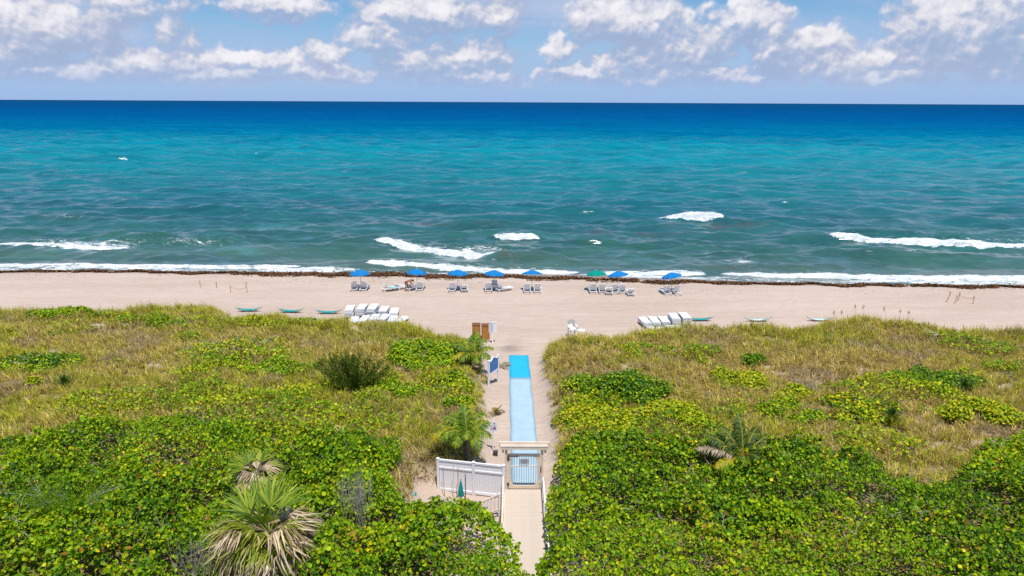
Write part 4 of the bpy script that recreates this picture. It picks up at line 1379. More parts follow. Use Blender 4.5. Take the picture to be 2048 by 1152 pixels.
# boardwalk
DX0, DX1, DZ = -0.30, 1.50, 0.30
bw = empty('boardwalk', (0, 0, 0), 0, 'cream painted boardwalk leading to the gate', 'boardwalk')
plank = MB().box(DX0, DX1, -.068, .068, -.03, 0, bev=.004).build('plank', BEIGE_L, bw)
plank.location = (0, 30.2, DZ)
for i in range(1, 130):
    share('plank', plank, bw, (0, 30.2 - i * .14, DZ + random.uniform(-.0015, .0015)))
fr = MB()
for x in (DX0 + .06, 0.6, DX1 - .06):
    fr.box(x - .04, x + .04, 12.0, 30.27, DZ - .24, DZ - .034)
fr.box(DX0, DX1, 30.30, 30.36, 0.0, DZ - .01)
fr.box(DX0 - .045, DX0 - .004, 12.0, 30.27, -.05, DZ - .01)
fr.box(DX1 + .004, DX1 + .045, 12.0, 30.27, -.05, DZ - .01)
fr.build('under_frame', BEIGE, bw)
rp = MB()
rp.add([(DX0, 30.37, DZ - .01), (DX1, 30.37, DZ - .01), (DX1, 31.3, .06), (DX0, 31.3, .06), (DX0, 30.37, -.1), (DX1, 30.37, -.1), (DX1, 31.3, -.1), (DX0, 31.3, -.1)],
       [(0, 1, 2, 3), (4, 7, 6, 5), (0, 3, 7, 4), (1, 5, 6, 2), (2, 6, 7, 3)])
rp.build('ramp', MAT_LT, bw)

# gate with header
GY = 30.33
gt = empty('entry_gate', (0, 0, 0), 0, 'beige framed gate with grey bars and a header beam, closing the boardwalk', 'gate')
for x in (-.24, 1.52):
    MB().box(x - .065, x + .065, GY - .065, GY + .065, 0, 2.56, bev=.008).build('post', BEIGE, gt)
MB().box(-.52, 1.80, GY - .16, GY + .10, 2.56, 2.70, bev=.01).build('header_beam', BEIGE, gt)
MB().box(-.60, 1.92, GY + .11, GY + .18, 2.55, 2.83, bev=.008).build('header_board', BEIGE, gt)
MB().box(-.54, 1.82, GY - .17, GY + .105, 2.705, 2.735).build('beam_cap', BEIGE_L, gt)
for x in (-.40, 1.68):
    MB().box(x - .05, x + .05, GY - .10, GY + .09, 2.36, 2.555).build('bracket', BEIGE, gt)
X0, X1, Z0, Z1 = -.14, 1.42, .34, 2.26
lf = MB().box(X0, X0 + .13, GY - .03, GY + .03, Z0, Z1).box(X1 - .13, X1, GY - .03, GY + .03, Z0, Z1)
lf.box(X0 + .131, X1 - .131, GY - .028, GY + .028, Z1 - .15, Z1).box(X0 + .131, X1 - .131, GY - .028, GY + .028, Z0, Z0 + .17)
for (x, s) in ((X0 + .131, 1), (X1 - .131, -1)):          # chamfered corners of the opening
    for (z, q) in ((Z1 - .151, -1), (Z0 + .171, 1)):
        pts = [(x, z), (x + s * .16, z), (x, z + q * .16)]
        vs = [(a, GY - .026, b) for a, b in pts] + [(a, GY + .026, b) for a, b in pts]
        lf.add(vs, [(0, 1, 2), (5, 4, 3), (0, 3, 4, 1), (1, 4, 5, 2), (2, 5, 3, 0)])
lf.build('gate_frame', BEIGE, gt)
MB().box(X0 + .132, X1 - .132, GY - .036, GY - .004, 1.56, 1.61).build('middle_rail', BEIGE, gt)
bar = MB().tube([(0, 0, Z0 + .14), (0, 0, Z1 - .12)], .0125, 6).build('bar', STEEL, gt)
xs_ = [X0 + .13 + (X1 - X0 - .26) * (i + .5) / 11 for i in range(11)]
bar.location = (xs_[0], GY + .008, 0)
for x in xs_[1:]:
    share('bar', bar, gt, (x, GY + .008, 0))
pl = MB().box(.42, .86, GY - .062, GY - .05, 1.70, 2.02).build('notice_plate', PLATE, gt)
ink = MB()
for r_ in range(5):
    w = (.30, .34, .34, .28, .12)[r_]
    ink.box(.64 - w / 2, .64 + w / 2, GY - .066, GY - .063, 1.95 - r_ * .052, 1.968 - r_ * .052)
ink.build('notice_text', INK, pl)
for z in (.52, 1.90):
    MB().box(-.20, -.10, GY - .075, GY - .034, z, z + .16).build('hinge', DARK, gt)
MB().box(-.19, -.11, GY - .11, GY - .068, 1.98, 2.24).box(-.15, .30, GY - .09, GY - .074, 2.12, 2.15).box(.28, .33, GY - .09, GY - .035, 2.10, 2.17).build('gate_closer', DARK, gt)
MB().box(1.44, 1.49, GY - .11, GY - .068, 1.28, 1.62).tube([(1.46, GY - .11, 1.58), (1.46, GY - .17, 1.56), (1.46, GY - .17, 1.36), (1.46, GY - .11, 1.34)], .012, 6).build('latch_handle', DARK, gt)

# white vinyl privacy fence
fn = empty('privacy_fence', (0, 0, 0), 0, 'white vinyl privacy fence left of the gate', 'fence')
fa, fb = Vector((-3.66, 30.62, 0)), Vector((-0.36, 29.98, 0))
fd = (fb - fa); fl = fd.length; fz = math.atan2(fd.y, fd.x)
fn.location = fa; fn.rotation_euler = (0, 0, fz)
FH = 1.80
post = MB().box(-.062, .062, -.062, .062, -.1, FH + .03, bev=.006).build('post', WHITE, fn)
cap = MB().add([(-.075, -.075, FH + .033), (.075, -.075, FH + .033), (.075, .075, FH + .033), (-.075, .075, FH + .033), (0, 0, FH + .10)], [(3, 2, 1, 0), (0, 1, 4), (1, 2, 4), (2, 3, 4), (3, 0, 4)]).build('post_cap', WHITE, fn)
for q in (.545, 1.0):
    share('post', post, fn, (fl * q, 0, 0)); share('post_cap', cap, fn, (fl * q, 0, 0))
for (a, b) in ((.07, fl * .545 - .07), (fl * .545 + .07, fl - .07)):
    for (z0, z1, d) in ((FH - .09, FH, .04), (FH - .49, FH - .41, .045), (.05, .19, .045)):
        MB().box(a, b, -d, d, z0, z1, bev=.006).build('rail', WHITE, fn)
    nb = 12
    w = (b - a) / nb
    bd = MB().box(0, w - .003, -.012, .012, .191, FH - .491, bev=.004).build('board', WHITE, fn)
    bd.location = (a + .0035, 0, 0)
    for i in range(1, nb):
        share('board', bd, fn, (a + i * w + .0035, 0, 0))
    MB().box(a, b, -.012, .012, FH - .409, FH - .091).build('top_panel', WHITE, fn)

# side rail along the left edge of the boardwalk and the stair rail going down beside it
def sloped_rail(name, label, p0, p1, z0, z1, h, mats, nb, cat='railing', bal=.022):
    """posts at both ends, top and bottom rail between them, balusters"""
    rt = empty(name, (p0[0], p0[1], 0), 0, label, cat)
    dx, dy = p1[0] - p0[0], p1[1] - p0[1]
    L = math.hypot(dx, dy); a = math.atan2(dy, dx)
    rt.rotation_euler = (0, 0, a); rt.location = (p0[0], p0[1], 0)
    def bar_(zb, hh, w):
        return MB().add([(0.05, -w, z0 + zb), (L - .05, -w, z1 + zb), (L - .05, w, z1 + zb), (.05, w, z0 + zb), (.05, -w, z0 + zb + hh), (L - .05, -w, z1 + zb + hh), (L - .05, w, z1 + zb + hh), (.05, w, z0 + zb + hh)],
                        [(3, 2, 1, 0), (4, 5, 6, 7), (0, 1, 5, 4), (2, 3, 7, 6), (1, 2, 6, 5), (3, 0, 4, 7)])
    bar_(h - .06, .06, .05).build('top_rail', mats[0], rt)
    bar_(.10, .07, .035).build('bottom_rail', mats[0], rt)
    for (x, z) in ((0, z0), (L, z1)):
        MB().box(x - .05, x + .05, -.05, .05, min(z - .35, 0), z + h + .04, bev=.006).build('post', mats[1], rt)
    for i in range(nb):
        q = (i + 1) / (nb + 1)
        zz = z0 + (z1 - z0) * q
        MB().box(.05 + (L - .1) * q - bal, .05 + (L - .1) * q + bal, -bal, bal, zz + .172, zz + h - .062).build('baluster', mats[1], rt)
    return rt


sloped_rail('stair_railing', 'beige stair railing with white balusters in front of the white fence', (-2.55, 27.55), (-0.55, 28.35), -.15, .30, .95, (BEIGE_L, WHITE), 11)
sl = empty('side_wall_rail', (0, 0, 0), 0, 'tall pale side rail along the left edge of the boardwalk', 'railing')
MB().box(-.42, -.352, 26.1, 30.1, 1.18, 1.24, bev=.006).build('top_rail', BEIGE, sl)
MB().box(-.405, -.365, 26.1, 30.1, .36, .44).build('bottom_rail', BEIGE, sl)
for y in (26.15, 28.55, 30.05):
    MB().box(-.435, -.335, y - .05, y + .05, 0, 1.178, bev=.006).build('post', WHITE, sl)
for i in range(26):
    y = 26.28 + i * .145
    if abs(y - 28.55) < .1: continue
    MB().box(-.397, -.373, y - .018, y + .018, .442, 1.178).build('baluster', WHITE, sl)
sr = empty('hand_rail', (0, 0, 0), 0, 'low white hand rail along the right edge of the boardwalk', 'railing')
MB().box(1.56, 1.62, 15.0, 30.2, .98, 1.04, bev=.006).build('top_rail', WHITE, sr)
for y in (16.5, 19.0, 21.5, 24.0, 26.5, 29.0, 30.15):
    MB().box(1.555, 1.625, y - .035, y + .035, 0, .978).build('post', WHITE, sr)
for y in (25.9, 28.1):
    MB().tube([(1.50, y, 1.0), (1.56, y, 1.0)], .035, 8).build('path_light', DARK, sr)

# things leaning on the fence in the yard
def leaning(name, label, x, y, h, r, m, cat, lean=(0, .12)):
    o = MB().tube([(0, 0, 0), (lean[0] * h, lean[1] * h, h)], r, 6).build(name, m)
    o.location = (x, y, 0)
    tag(o, label, cat, 'poles leaning on the white fence')
    return o


leaning('tool_pole', 'thin grey pole leaning on the white fence, nearest its left post', -3.30, 30.05, 1.5, .016, STEEL, 'pole', (-.06, .16))
leaning('tool_pole', 'thin pale pole standing against the left fence panel', -2.85, 29.95, 1.75, .014, PLATE, 'pole')
leaning('tool_pole', 'thick dark pole against the left fence panel', -2.62, 29.9, 1.6, .022, STAKE, 'pole')
leaning('tool_pole', 'short dark pole right of the folded teal umbrella', -2.25, 29.8, 1.35, .022, DARK, 'pole')
fu = empty('folded_umbrella', (-2.42, 29.2, 0), 0, 'folded teal umbrella standing in front of the white fence', 'umbrella')
MB().lathe([(.05, .55), (.13, .6), (.12, .9), (.06, 1.3), (.02, 1.45)], 9).build('canopy', TEAL, fu)
MB().tube([(0, 0, 0), (0, 0, 1.55)], .02, 6).build('pole', STEEL, fu)


def tub(label, x, y, s):
    o = empty('storage_tub', (x, y, 0), .3, label, 'tub', 'teal tubs in the yard')
    MB().lathe([(.26 * s, 0), (.33 * s, .30 * s), (.35 * s, .34 * s)], 14).build('body', TEAL, o, True)
    MB().lathe([(.37 * s, .345 * s), (.37 * s, .38 * s), (.2 * s, .42 * s)], 14).build('lid', TEAL, o)


tub('round teal tub on the sand showing through the left thicket', -5.0, 29.75, .95)
tub('teal tub half hidden in the left thicket, left of the other one', -5.95, 29.9, .75)

# blue notice board on white posts
sg = empty('notice_board', (-1.56, 43.35, 0), math.atan2(1.15, .62), 'blue notice board with a white arched frame on two posts', 'sign')
SW = 1.31
for x in (0, SW):
    MB().box(x - .06, x + .06, -.06, .06, -.1, 2.06, bev=.008).build('post', WHITE, sg)
    MB().add([(x - .075, -.075, 2.062), (x + .075, -.075, 2.062), (x + .075, .075, 2.062), (x - .075, .075, 2.062), (x, 0, 2.13)], [(3, 2, 1, 0), (0, 1, 4), (1, 2, 4), (2, 3, 4), (3, 0, 4)]).build('post_cap', WHITE, sg)
pb = MB().box(.09, SW - .09, -.025, .025, 1.08, 1.90).build('panel', BLUE_B, sg)
MB().box(.062, SW - .062, -.04, .04, 1.0, 1.078).build('bottom_rail', WHITE, sg)
tp = MB()
prof = [(0.062, 1.905), (.30, 1.905), (.42, 1.96), (.5, 2.03), (SW / 2, 2.07), (SW - .5, 2.03), (SW - .42, 1.96), (SW - .30, 1.905), (SW - .062, 1.905)]
for i in range(len(prof) - 1):
    (a, z), (b, z2) = prof[i], prof[i + 1]
    tp.add([(a, -.04, z), (b, -.04, z2), (b, .04, z2), (a, .04, z), (a, -.04, z + .07), (b, -.04, z2 + .07), (b, .04, z2 + .07), (a, .04, z + .07)], [(3, 2, 1, 0), (4, 5, 6, 7), (0, 1, 5, 4), (2, 3, 7, 6), (1, 2, 6, 5), (3, 0, 4, 7)])
tp.build('arched_top_rail', WHITE, sg)
MB().add([(p, y, z) for y in (-.024, .024) for (p, z) in [(.30, 1.902), (.42, 1.955), (.5, 2.025), (SW / 2, 2.065), (SW - .5, 2.025), (SW - .42, 1.955), (SW - .30, 1.902)]], [(0, 1, 2, 3, 4, 5, 6), (13, 12, 11, 10, 9, 8, 7)]).build('arch_panel', BLUE_B, sg)
tx = MB()
for r_, w in enumerate((.55, .8, .75, .8, .7, .5)):
    for s in (-1, 1):
        tx.box(SW / 2 - w / 2, SW / 2 + w / 2, s * .027 - .0012, s * .027 + .0012, 1.78 - r_ * .11, 1.80 - r_ * .11)
tx.build('board_text', mat('pale_lettering', (.16, .27, .5), .6, .2, .05), pb)

# small white sign with red and violet print
ss = empty('path_sign', (-1.02, 34.75, 0), .12, 'small white rounded sign with red and violet print on a white post', 'sign')
MB().box(-.035, .035, -.035, .035, -.1, 1.75, bev=.006).build('post', WHITE, ss)
pts = [(-.20, 1.22), (.20, 1.22), (.24, 1.27), (.24, 1.72), (.17, 1.82), (0, 1.86), (-.17, 1.82), (-.24, 1.72), (-.24, 1.27)]
pn = MB().add([(x, y, z) for y in (-.055, -.037) for x, z in pts], [tuple(range(9)), tuple(range(17, 8, -1))] + [((i + 1) % 9, i, 9 + i, 9 + (i + 1) % 9) for i in range(9)]).build('panel', WHITE, ss)
MB().box(.02, .10, -.060, -.057, 1.66, 1.73).build('red_mark', RED, pn)
MB().box(-.02, .16, -.060, -.057, 1.32, 1.50).build('violet_symbol', VIOLET, pn)
tl = MB()
for r_ in range(3): tl.box(-.16, -.06, -.060, -.057, 1.34 + r_ * .05, 1.36 + r_ * .05)
tl.box(-.15, .17, -.060, -.057, 1.56, 1.575)
tl.build('print', INK, pn)
lb = empty('small_bin', (-0.88, 34.2, 0), .1, 'small black box beside the foot of the small white sign', 'box')
MB().box(-.12, .12, -.11, .11, 0, .24, bev=.02).build('body', DARK, lb)
MB().box(-.135, .135, -.125, .125, .243, .28, bev=.02).build('lid', DARK, lb)

# two brown cabinets and the white shower partition
for (x, y, lab) in ((-2.95, 53.9, 'orange-brown wooden bin left of its twin beside the white partition'), (-2.18, 53.75, 'orange-brown wooden bin next to the white partition')):
    b = empty('wooden_bin', (x, y, float(ground_z(x, y)) - .1), .05, lab, 'bin', 'wooden bins at the beach end')
    MB().box(-.33, .33, -.33, .33, .05, 1.25, bev=.01).build('body', WOOD, b)
    MB().box(-.35, .35, -.35, .35, 1.252, 1.30, bev=.01).build('lid', WOOD_D, b)
    MB().box(-.30, .30, -.30, .30, 0, .048).build('plinth', WOOD_D, b)
    for xx in (-.315, .315): MB().box(xx - .02, xx + .02, -.345, -.331, .06, 1.24).build('corner_trim', WOOD_D, b)
sp = empty('shower_partition', (-1.56, 52.6, 0), 0, 'white partition of two panels on a post beside the wooden bins', 'partition')
MB().box(-.06, .06, -.06, .06, -.1, 1.80, bev=.008).build('post', WHITE, sp)
for a in (R(150), R(28)):
    MB().box(.075, .36, -.02, .02, .85, 1.70, M=Matrix.Rotation(a, 4, 'Z')).build('panel', WHITE, sp)
    MB().box(.075, .37, -.035, .035, 1.702, 1.75, M=Matrix.Rotation(a, 4, 'Z')).build('panel_cap', WHITE, sp)
MB().tube([(0, -.08, 1.5), (0, -.2, 1.62), (0, -.3, 1.56)], .018, 6).build('shower_arm', STEEL, sp)

# tall slatted beach chair with a towel, and the round table
CHAIR_S = .84
tc_ = empty('lookout_chair', (5.05, 54.0, float(ground_z(5.05, 54.0))), R(8), 'tall white slatted chair with a rounded back on the beach edge', 'chair')
for (x, y) in ((-.34, -.38), (.34, -.38), (-.34, .38), (.34, .38)):
    MB().box(x - .045, x + .045, y - .045, y + .045, 0, .98 if y < 0 else 1.2).build('leg', WHITE_P, tc_)
for i in range(5):
    MB().box(-.36, .36, -.42 + i * .17, -.29 + i * .17, .985, 1.01).build('seat_slat', WHITE_P, tc_)
for i, hgt in enumerate((.62, .72, .78, .78, .72, .62)):
    x = -.33 + i * .132
    M_ = Matrix.Translation((0, .42, 1.0)) @ Matrix.Rotation(R(-16), 4, 'X')
    MB().box(x - .055, x + .055, -.012, .012, 0, hgt, M=M_).build('back_slat', mat('shaded_slat', (.38, .36, .34), .8, .2, .1), tc_)  # back of the white chair: its shade is put into a grey colour
for z in (.2, .5):
    M_ = Matrix.Translation((0, .42, 1.0)) @ Matrix.Rotation(R(-16), 4, 'X')
    MB().box(-.37, .37, .014, .04, z, z + .05, M=M_).build('back_brace', WHITE_P, tc_)
for x in (-.40, .40):
    MB().box(x - .06, x + .06, -.46, .42, 1.24, 1.265).build('arm', WHITE_P, tc_)
    MB().box(x - .03, x + .03, -.40, -.34, .981, 1.238).build('arm_post', WHITE_P, tc_)
for z in (.3, .6):
    MB().box(-.385, .385, -.44, -.427, z, z + .06).build('rung', WHITE_P, tc_)
MB().box(-.30, .30, -.20, .30, .60, .64).build('foot_shelf', DARK, tc_)
tw = MB()
prof = [(-.44, .72), (-.435, 1.0), (-.40, 1.03), (.20, 1.032), (.36, 1.06), (.46, 1.3)]
for i in range(len(prof) - 1):
    (y, z), (y2, z2) = prof[i], prof[i + 1]
    tw.add([(-.22, y, z), (.08, y, z), (.08, y2, z2), (-.22, y2, z2)], [(0, 1, 2, 3)])
two = tw.build('towel', mat('white_towel', (.8, .8, .8), .9, .1, .04))
sm_ = two.modifiers.new('t', 'SOLIDIFY'); sm_.thickness = .012; sm_.offset = 1
two.location = tc_.location; two.rotation_euler = tc_.rotation_euler
tc_.scale = (CHAIR_S,) * 3; two.scale = (CHAIR_S,) * 3
tag(two, 'white towel hung over the tall slatted chair', 'towel')
rt_ = empty('side_table', (5.85, 54.4, float(ground_z(5.85, 54.4))), 0, 'round white table right of the tall slatted chair', 'table')
MB().lathe([(.30, .50), (.33, .515), (.33, .54), (.05, .56)], 18).build('table_top', WHITE_P, rt_, False)
MB().tube([(0, 0, .06), (0, 0, .75)], .035, 8).build('pedestal', WHITE_P, rt_)
MB().lathe([(.22, 0), (.20, .04), (.05, .07)], 14).build('base', WHITE_P, rt_)


# ------------------------------------------------------------------ beach umbrellas
def umbrella(label, x, y, m, lean=(0, 0), tilt=(0, 0), rz=0.0, rad=1.08, h=1.80):
    z = float(ground_z(x, y))
    root = empty('beach_umbrella', (x, y, z), rz, label, 'umbrella', 'open beach umbrellas')
    top = Vector((lean[0], lean[1], h))
    MB().tube([(0, 0, -.15), top * .6, top + Vector((0, 0, .1))], .022, 8).build('pole', STEEL, root)
    T = Matrix.Translation(top) @ Matrix.Rotation(R(tilt[0]), 4, 'Y') @ Matrix.Rotation(R(tilt[1] - 6), 4, 'X')
    n = 8
    for i in range(n):
        a0, a1 = 2 * math.pi * i / n, 2 * math.pi * (i + 1) / n
        vs = []; fs = []
        rows = [(0.02, .37), (.30, .285), (.62, .16), (rad, -.03)]
        cols = 5
        for (r, zz) in rows:
            for c in range(cols):
                q = c / (cols - 1)
                p = Vector((math.cos(a0), math.sin(a0), 0)) * (1 - q) + Vector((math.cos(a1), math.sin(a1), 0)) * q
                sag = -.055 * (r / rad) * math.sin(q * math.pi)
                vs.append(T @ (p * r * (1 - .03 * math.sin(q * math.pi)) + Vector((0, 0, zz + sag))))
        for c in range(cols):      # valance
            q = c / (cols - 1)
            p = Vector((math.cos(a0), math.sin(a0), 0)) * (1 - q) + Vector((math.cos(a1), math.sin(a1), 0)) * q
            vs.append(T @ (p * rad * .995 + Vector((0, 0, -.12 - .03 * math.sin(q * math.pi)))))
        for r in range(len(rows)):
            for c in range(cols - 1):
                k = r * cols + c
                fs.append((k, k + 1, k + cols + 1, k + cols))
        b = MB(); b.v = [tuple(v) for v in vs]; b.f = fs
        b.build('canopy_panel', m, root, True)
        MB().tube([T @ Vector((math.cos(a0) * .03, math.sin(a0) * .03, .355)), T @ Vector((math.cos(a0) * .6, math.sin(a0) * .6, .145)), T @ Vector((math.cos(a0) * rad, math.sin(a0) * rad, -.035))], .008, 4).build('rib', STEEL, root)
    MB().lathe([(.035, .36), (.03, .40), (.012, .44)], 8, T).build('finial', WHITE_P, root)
    return root


UM = [
    ('blue beach umbrella farthest left in the row', -15.8, 68.4, BLUE_C, (-.05, 0), (0, 4)),
    ('blue beach umbrella above the bending person', -10.0, 68.9, BLUE_C, (.0, 0), (5, 3)),
    ('third blue beach umbrella from the left, right of the bending person', -5.7, 68.6, BLUE_C, (.05, 0), (4, 4)),
    ('fourth blue beach umbrella from the left, beside an angled lounger', -1.85, 68.5, BLUE_C, (.0, 0), (5, 7)),
    ('blue beach umbrella leaning right, just left of the green one by a wide gap', 2.08, 68.5, BLUE_C, (.20, 0), (14, 5)),
    ('the only green beach umbrella', 8.8, 68.6, GREEN_C, (.06, 0), (8, 4)),
    ('blue beach umbrella touching the green one', 11.05, 68.3, BLUE_C, (.06, 0), (10, 4)),
    ('blue beach umbrella farthest right in the row', 16.6, 67.9, BLUE_C, (.12, 0), (14, 6)),
]
for i, (lab, x, y, m, ln, tl_) in enumerate(UM):
    umbrella(lab, x, y + .5, m, ln, tl_, i * .37)


# ------------------------------------------------------------------ loungers
def make_lounger(back_deg, arms=True, name='sun_lounger'):
    """resin lounger, foot end +Y, rails run on behind the raised backrest"""
    root = empty(name)
    fr = MB()
    for s in (-1, 1):
        fr.box(s * .33 - .03, s * .33 + .03, -.78, 1.12, .29, .35, bev=.008)
    fr.box(-.30, .30, -.78, -.70, .285, .345).box(-.30, .30, 1.05, 1.12, .285, .345)
    fr.build('frame', WHITE_P, root)
    st = MB()
    for i in range(9):
        st.box(-.298, .298, .06 + i * .115, .15 + i * .115, .325, .345)
    st.build('seat_slats', WHITE_P, root)
    a = R(back_deg)
    M_ = Matrix.Translation((0, .02, .335)) @ Matrix.Rotation(-a, 4, 'X')
    bk = MB()
    for s in (-1, 1):
        bk.box(s * .275 - .025, s * .275 + .025, -.80, 0, -.002, .038, M=M_)
    bk.box(-.249, .249, -.80, -.73, -.002, .038, M=M_)
    for i in range(6):
        bk.box(-.249, .249, -.70 + i * .115, -.61 + i * .115, .005, .028, M=M_)
    bk.build('backrest', WHITE_P, root)
    for s in (-1, 1):
        for y in (-.62, .95):
            MB().add([(s * .33 - .03, y - .04, .289), (s * .33 + .03, y - .04, .289), (s * .33 + .03, y + .04, .289), (s * .33 - .03, y + .04, .289),
                      (s * .35 - .025, y - .06, 0), (s * .35 + .025, y - .06, 0), (s * .35 + .025, y - .01, 0), (s * .35 - .025, y - .01, 0)],
                     [(0, 1, 2, 3), (7, 6, 5, 4), (0, 4, 5, 1), (1, 5, 6, 2), (2, 6, 7, 3), (3, 7, 4, 0)]).build('leg', WHITE_P, root)
        if arms: MB().box(s * .36 - .03, s * .36 + .03, -.30, .22, .50, .53, bev=.006).box(s * .36 - .02, s * .36 + .02, .14, .20, .352, .498).box(s * .36 - .02, s * .36 + .02, -.28, -.22, .352, .498).build('armrest', WHITE_P, root)
    remember(root)
    return root


protos = {d: make_lounger(d, d > 10) for d in (3, 38, 62)}
used = set()


def place_lounger(d, x, y, rz, label, group, z=None, rx=0.0, ry=0.0):
    p = protos[d]
    o = p if d not in used else copy_tree(p)
    used.add(d)
    zz = float(ground_z(x, y)) - .01 if z is None else z
    o.location = (x, y, zz)
    o.rotation_euler = (rx, ry, rz)
    tag(o, label, 'lounger', group)
    return o


G1 = 'loungers set out under the umbrellas'
LG = [
    (62, -16.4, 69.1, .05, 'left white lounger under the farthest left umbrella'),
    (62, -15.4, 69.1, -.03, 'right white lounger under the farthest left umbrella'),
    (38, -12.75, 69.0, -1.05, 'white lounger draped with a turquoise towel'),
    (38, -11.75, 69.7, -1.15, 'white lounger just behind the towel-covered lounger'),
    (38, -10.45, 69.4, -.75, 'white lounger the bending person is reaching for'),
    (62, -9.6, 69.2, 0, 'white lounger right of the pole by the bending person'),
    (62, -6.15, 68.9, -.12, 'left white lounger under the third umbrella from the left'),
    (38, -5.0, 69.0, .15, 'right white lounger with lowered back under the third umbrella'),
    (62, -2.45, 68.9, .08, 'left white lounger under the fourth umbrella from the left'),
    (62, -1.85, 70.1, 0, 'white lounger in the shade at the pole of the fourth umbrella'),
    (38, -.95, 69.2, -1.0, 'white lounger turned sideways right of the fourth umbrella pole'),
    (62, 1.55, 68.7, .03, 'left white lounger under the right-leaning blue umbrella'),
    (62, 2.65, 68.7, -.04, 'right white lounger under the right-leaning blue umbrella'),
    (62, 8.35, 68.7, .02, 'left white lounger under the green umbrella'),
    (62, 9.35, 68.6, -.1, 'right white lounger under the green umbrella'),
    (38, 9.98, 68.25, -.06, 'white lounger with lowered back between the green and blue umbrella'),
    (62, 10.55, 68.6, .06, 'left white lounger under the blue umbrella next to the green one'),
    (62, 11.4, 68.6, .04, 'right white lounger under the blue umbrella next to the green one'),
    (38, 12.15, 67.9, 0, 'lone white lounger in full sun right of the green and blue umbrellas'),
    (62, 15.85, 68.3, .22, 'left white lounger under the farthest right umbrella'),
    (62, 16.9, 68.3, .2, 'right white lounger under the farthest right umbrella'),
]
for (d, x, y, rz, lab) in LG:
    place_lounger(d, x, y - .5, rz, lab, G1)

# towel over the lounger
tv = []; tf = []
cs_ = [(-.62, .33 + .50), (-.60, .345 + .50), (-.35, .345 + .32), (-.08, .345 + .11), (.04, .37), (.5, .358), (.8, .356)]
for i, (y, z) in enumerate(cs_):
    for j in range(6):
        xx = -.34 + .68 * j / 5
        tv.append((xx, y + .03, z + .035 + .012 * math.sin(j * 2 + i)))
for i in range(len(cs_) - 1):
    for j in range(5):
        k = i * 6 + j
        tf.append((k, k + 1, k + 7, k + 6))
b_ = MB(); b_.v = tv; b_.f = tf
mt = bpy.data.materials.new('turquoise_stripe_towel'); mt.use_nodes = True
t_ = NT(mt.node_tree)
bs_ = mt.node_tree.nodes['Principled BSDF']
wv_ = t_.n('ShaderNodeTexWave'); wv_.inputs['Scale'].default_value = 2.2; wv_.inputs['Distortion'].default_value = .6
t_.put(wv_.inputs['Vector'], t_.n('ShaderNodeTexCoord').outputs['Object'])
t_.put(bs_.inputs['Base Color'], t_.mix(t_.smooth(wv_.outputs['Fac'], .3, .6), (.05, .50, .55), (.60, .78, .78)))
bs_.inputs['Roughness'].default_value = .9
tow = b_.build('beach_towel', mt, None, True)
tow.modifiers.new('t', 'SOLIDIFY').thickness = .012
tow.location = (-12.75, 68.5, float(ground_z(-12.75, 68.5)) - .01); tow.rotation_euler = (0, 0, -1.05)
tag(tow, 'turquoise striped towel spread over a white lounger', 'towel')

# ---- stacked loungers at the dune edge
ORD = ['topmost', 'second from the top', 'third from the top', 'fourth from the top', 'fifth from the top', 'sixth from the top', 'seventh from the top', 'eighth from the top', 'ninth from the top', 'tenth from the top']


def stack(x, y, n, rz, where, group, step=.105, slope=0.0, d=3):
    z0 = float(ground_z(x, y)) - .02
    for k in range(n):
        place_lounger(d, x + random.uniform(-.015, .015), y + random.uniform(-.02, .02), rz + random.uniform(-.012, .012), f'{ORD[n - 1 - k] if n > 1 else "single"} white lounger, {where}', group, z0 + k * step, rx=slope)


GL, GR = 'loungers stacked left of the path', 'loungers stacked right of the path'
stack(-14.75, 59.3, 6, .10, 'leftmost stack left of the path', GL)
stack(-13.75, 59.7, 6, .0, 'second tall stack left of the path', GL)
stack(-12.75, 59.7, 6, -.04, 'third tall stack left of the path', GL)
stack(-11.75, 59.7, 4, .0, 'stack behind the middle, left of the path', GL)
stack(-10.75, 59.5, 3, .05, 'back right stack left of the path', GL)
stack(-14.0, 57.7, 1, 3.2, 'leftmost front row left of the path', GL, slope=R(4))
stack(-13.1, 57.8, 2, 3.1, 'second front stack left of the path', GL, slope=R(4))
stack(-12.2, 57.9, 3, 3.15, 'third front stack left of the path', GL, slope=R(4))
stack(-11.35, 57.9, 3, 3.05, 'fourth front stack left of the path', GL, slope=R(4))
stack(-10.55, 57.8, 2, 3.2, 'fifth front stack left of the path', GL, slope=R(4))
stack(-9.75, 57.9, 1, 2.95, 'rightmost front row left of the path', GL, slope=R(4))
stack(11.75, 57.1, 3, .12, 'leftmost stack right of the path', GR)
stack(12.6, 57.2, 3, .05, 'second stack right of the path', GR)
stack(13.45, 57.3, 3, .0, 'third stack right of the path', GR)
stack(14.35, 57.3, 6, .0, 'tall stack second from the right, right of the path', GR)
stack(15.25, 57.2, 7, .02, 'tallest stack at the right end, right of the path', GR)
stack(12.1, 55.4, 1, 3.3, 'front left row right of the path', GR, slope=R(5))
stack(12.9, 55.3, 1, 3.3, 'second front row right of the path', GR, slope=R(5))
stack(13.65, 55.4, 2, 3.2, 'third front stack right of the path', GR, slope=R(5))
stack(14.4, 55.4, 2, 3.4, 'front right stack right of the path', GR, slope=R(5))


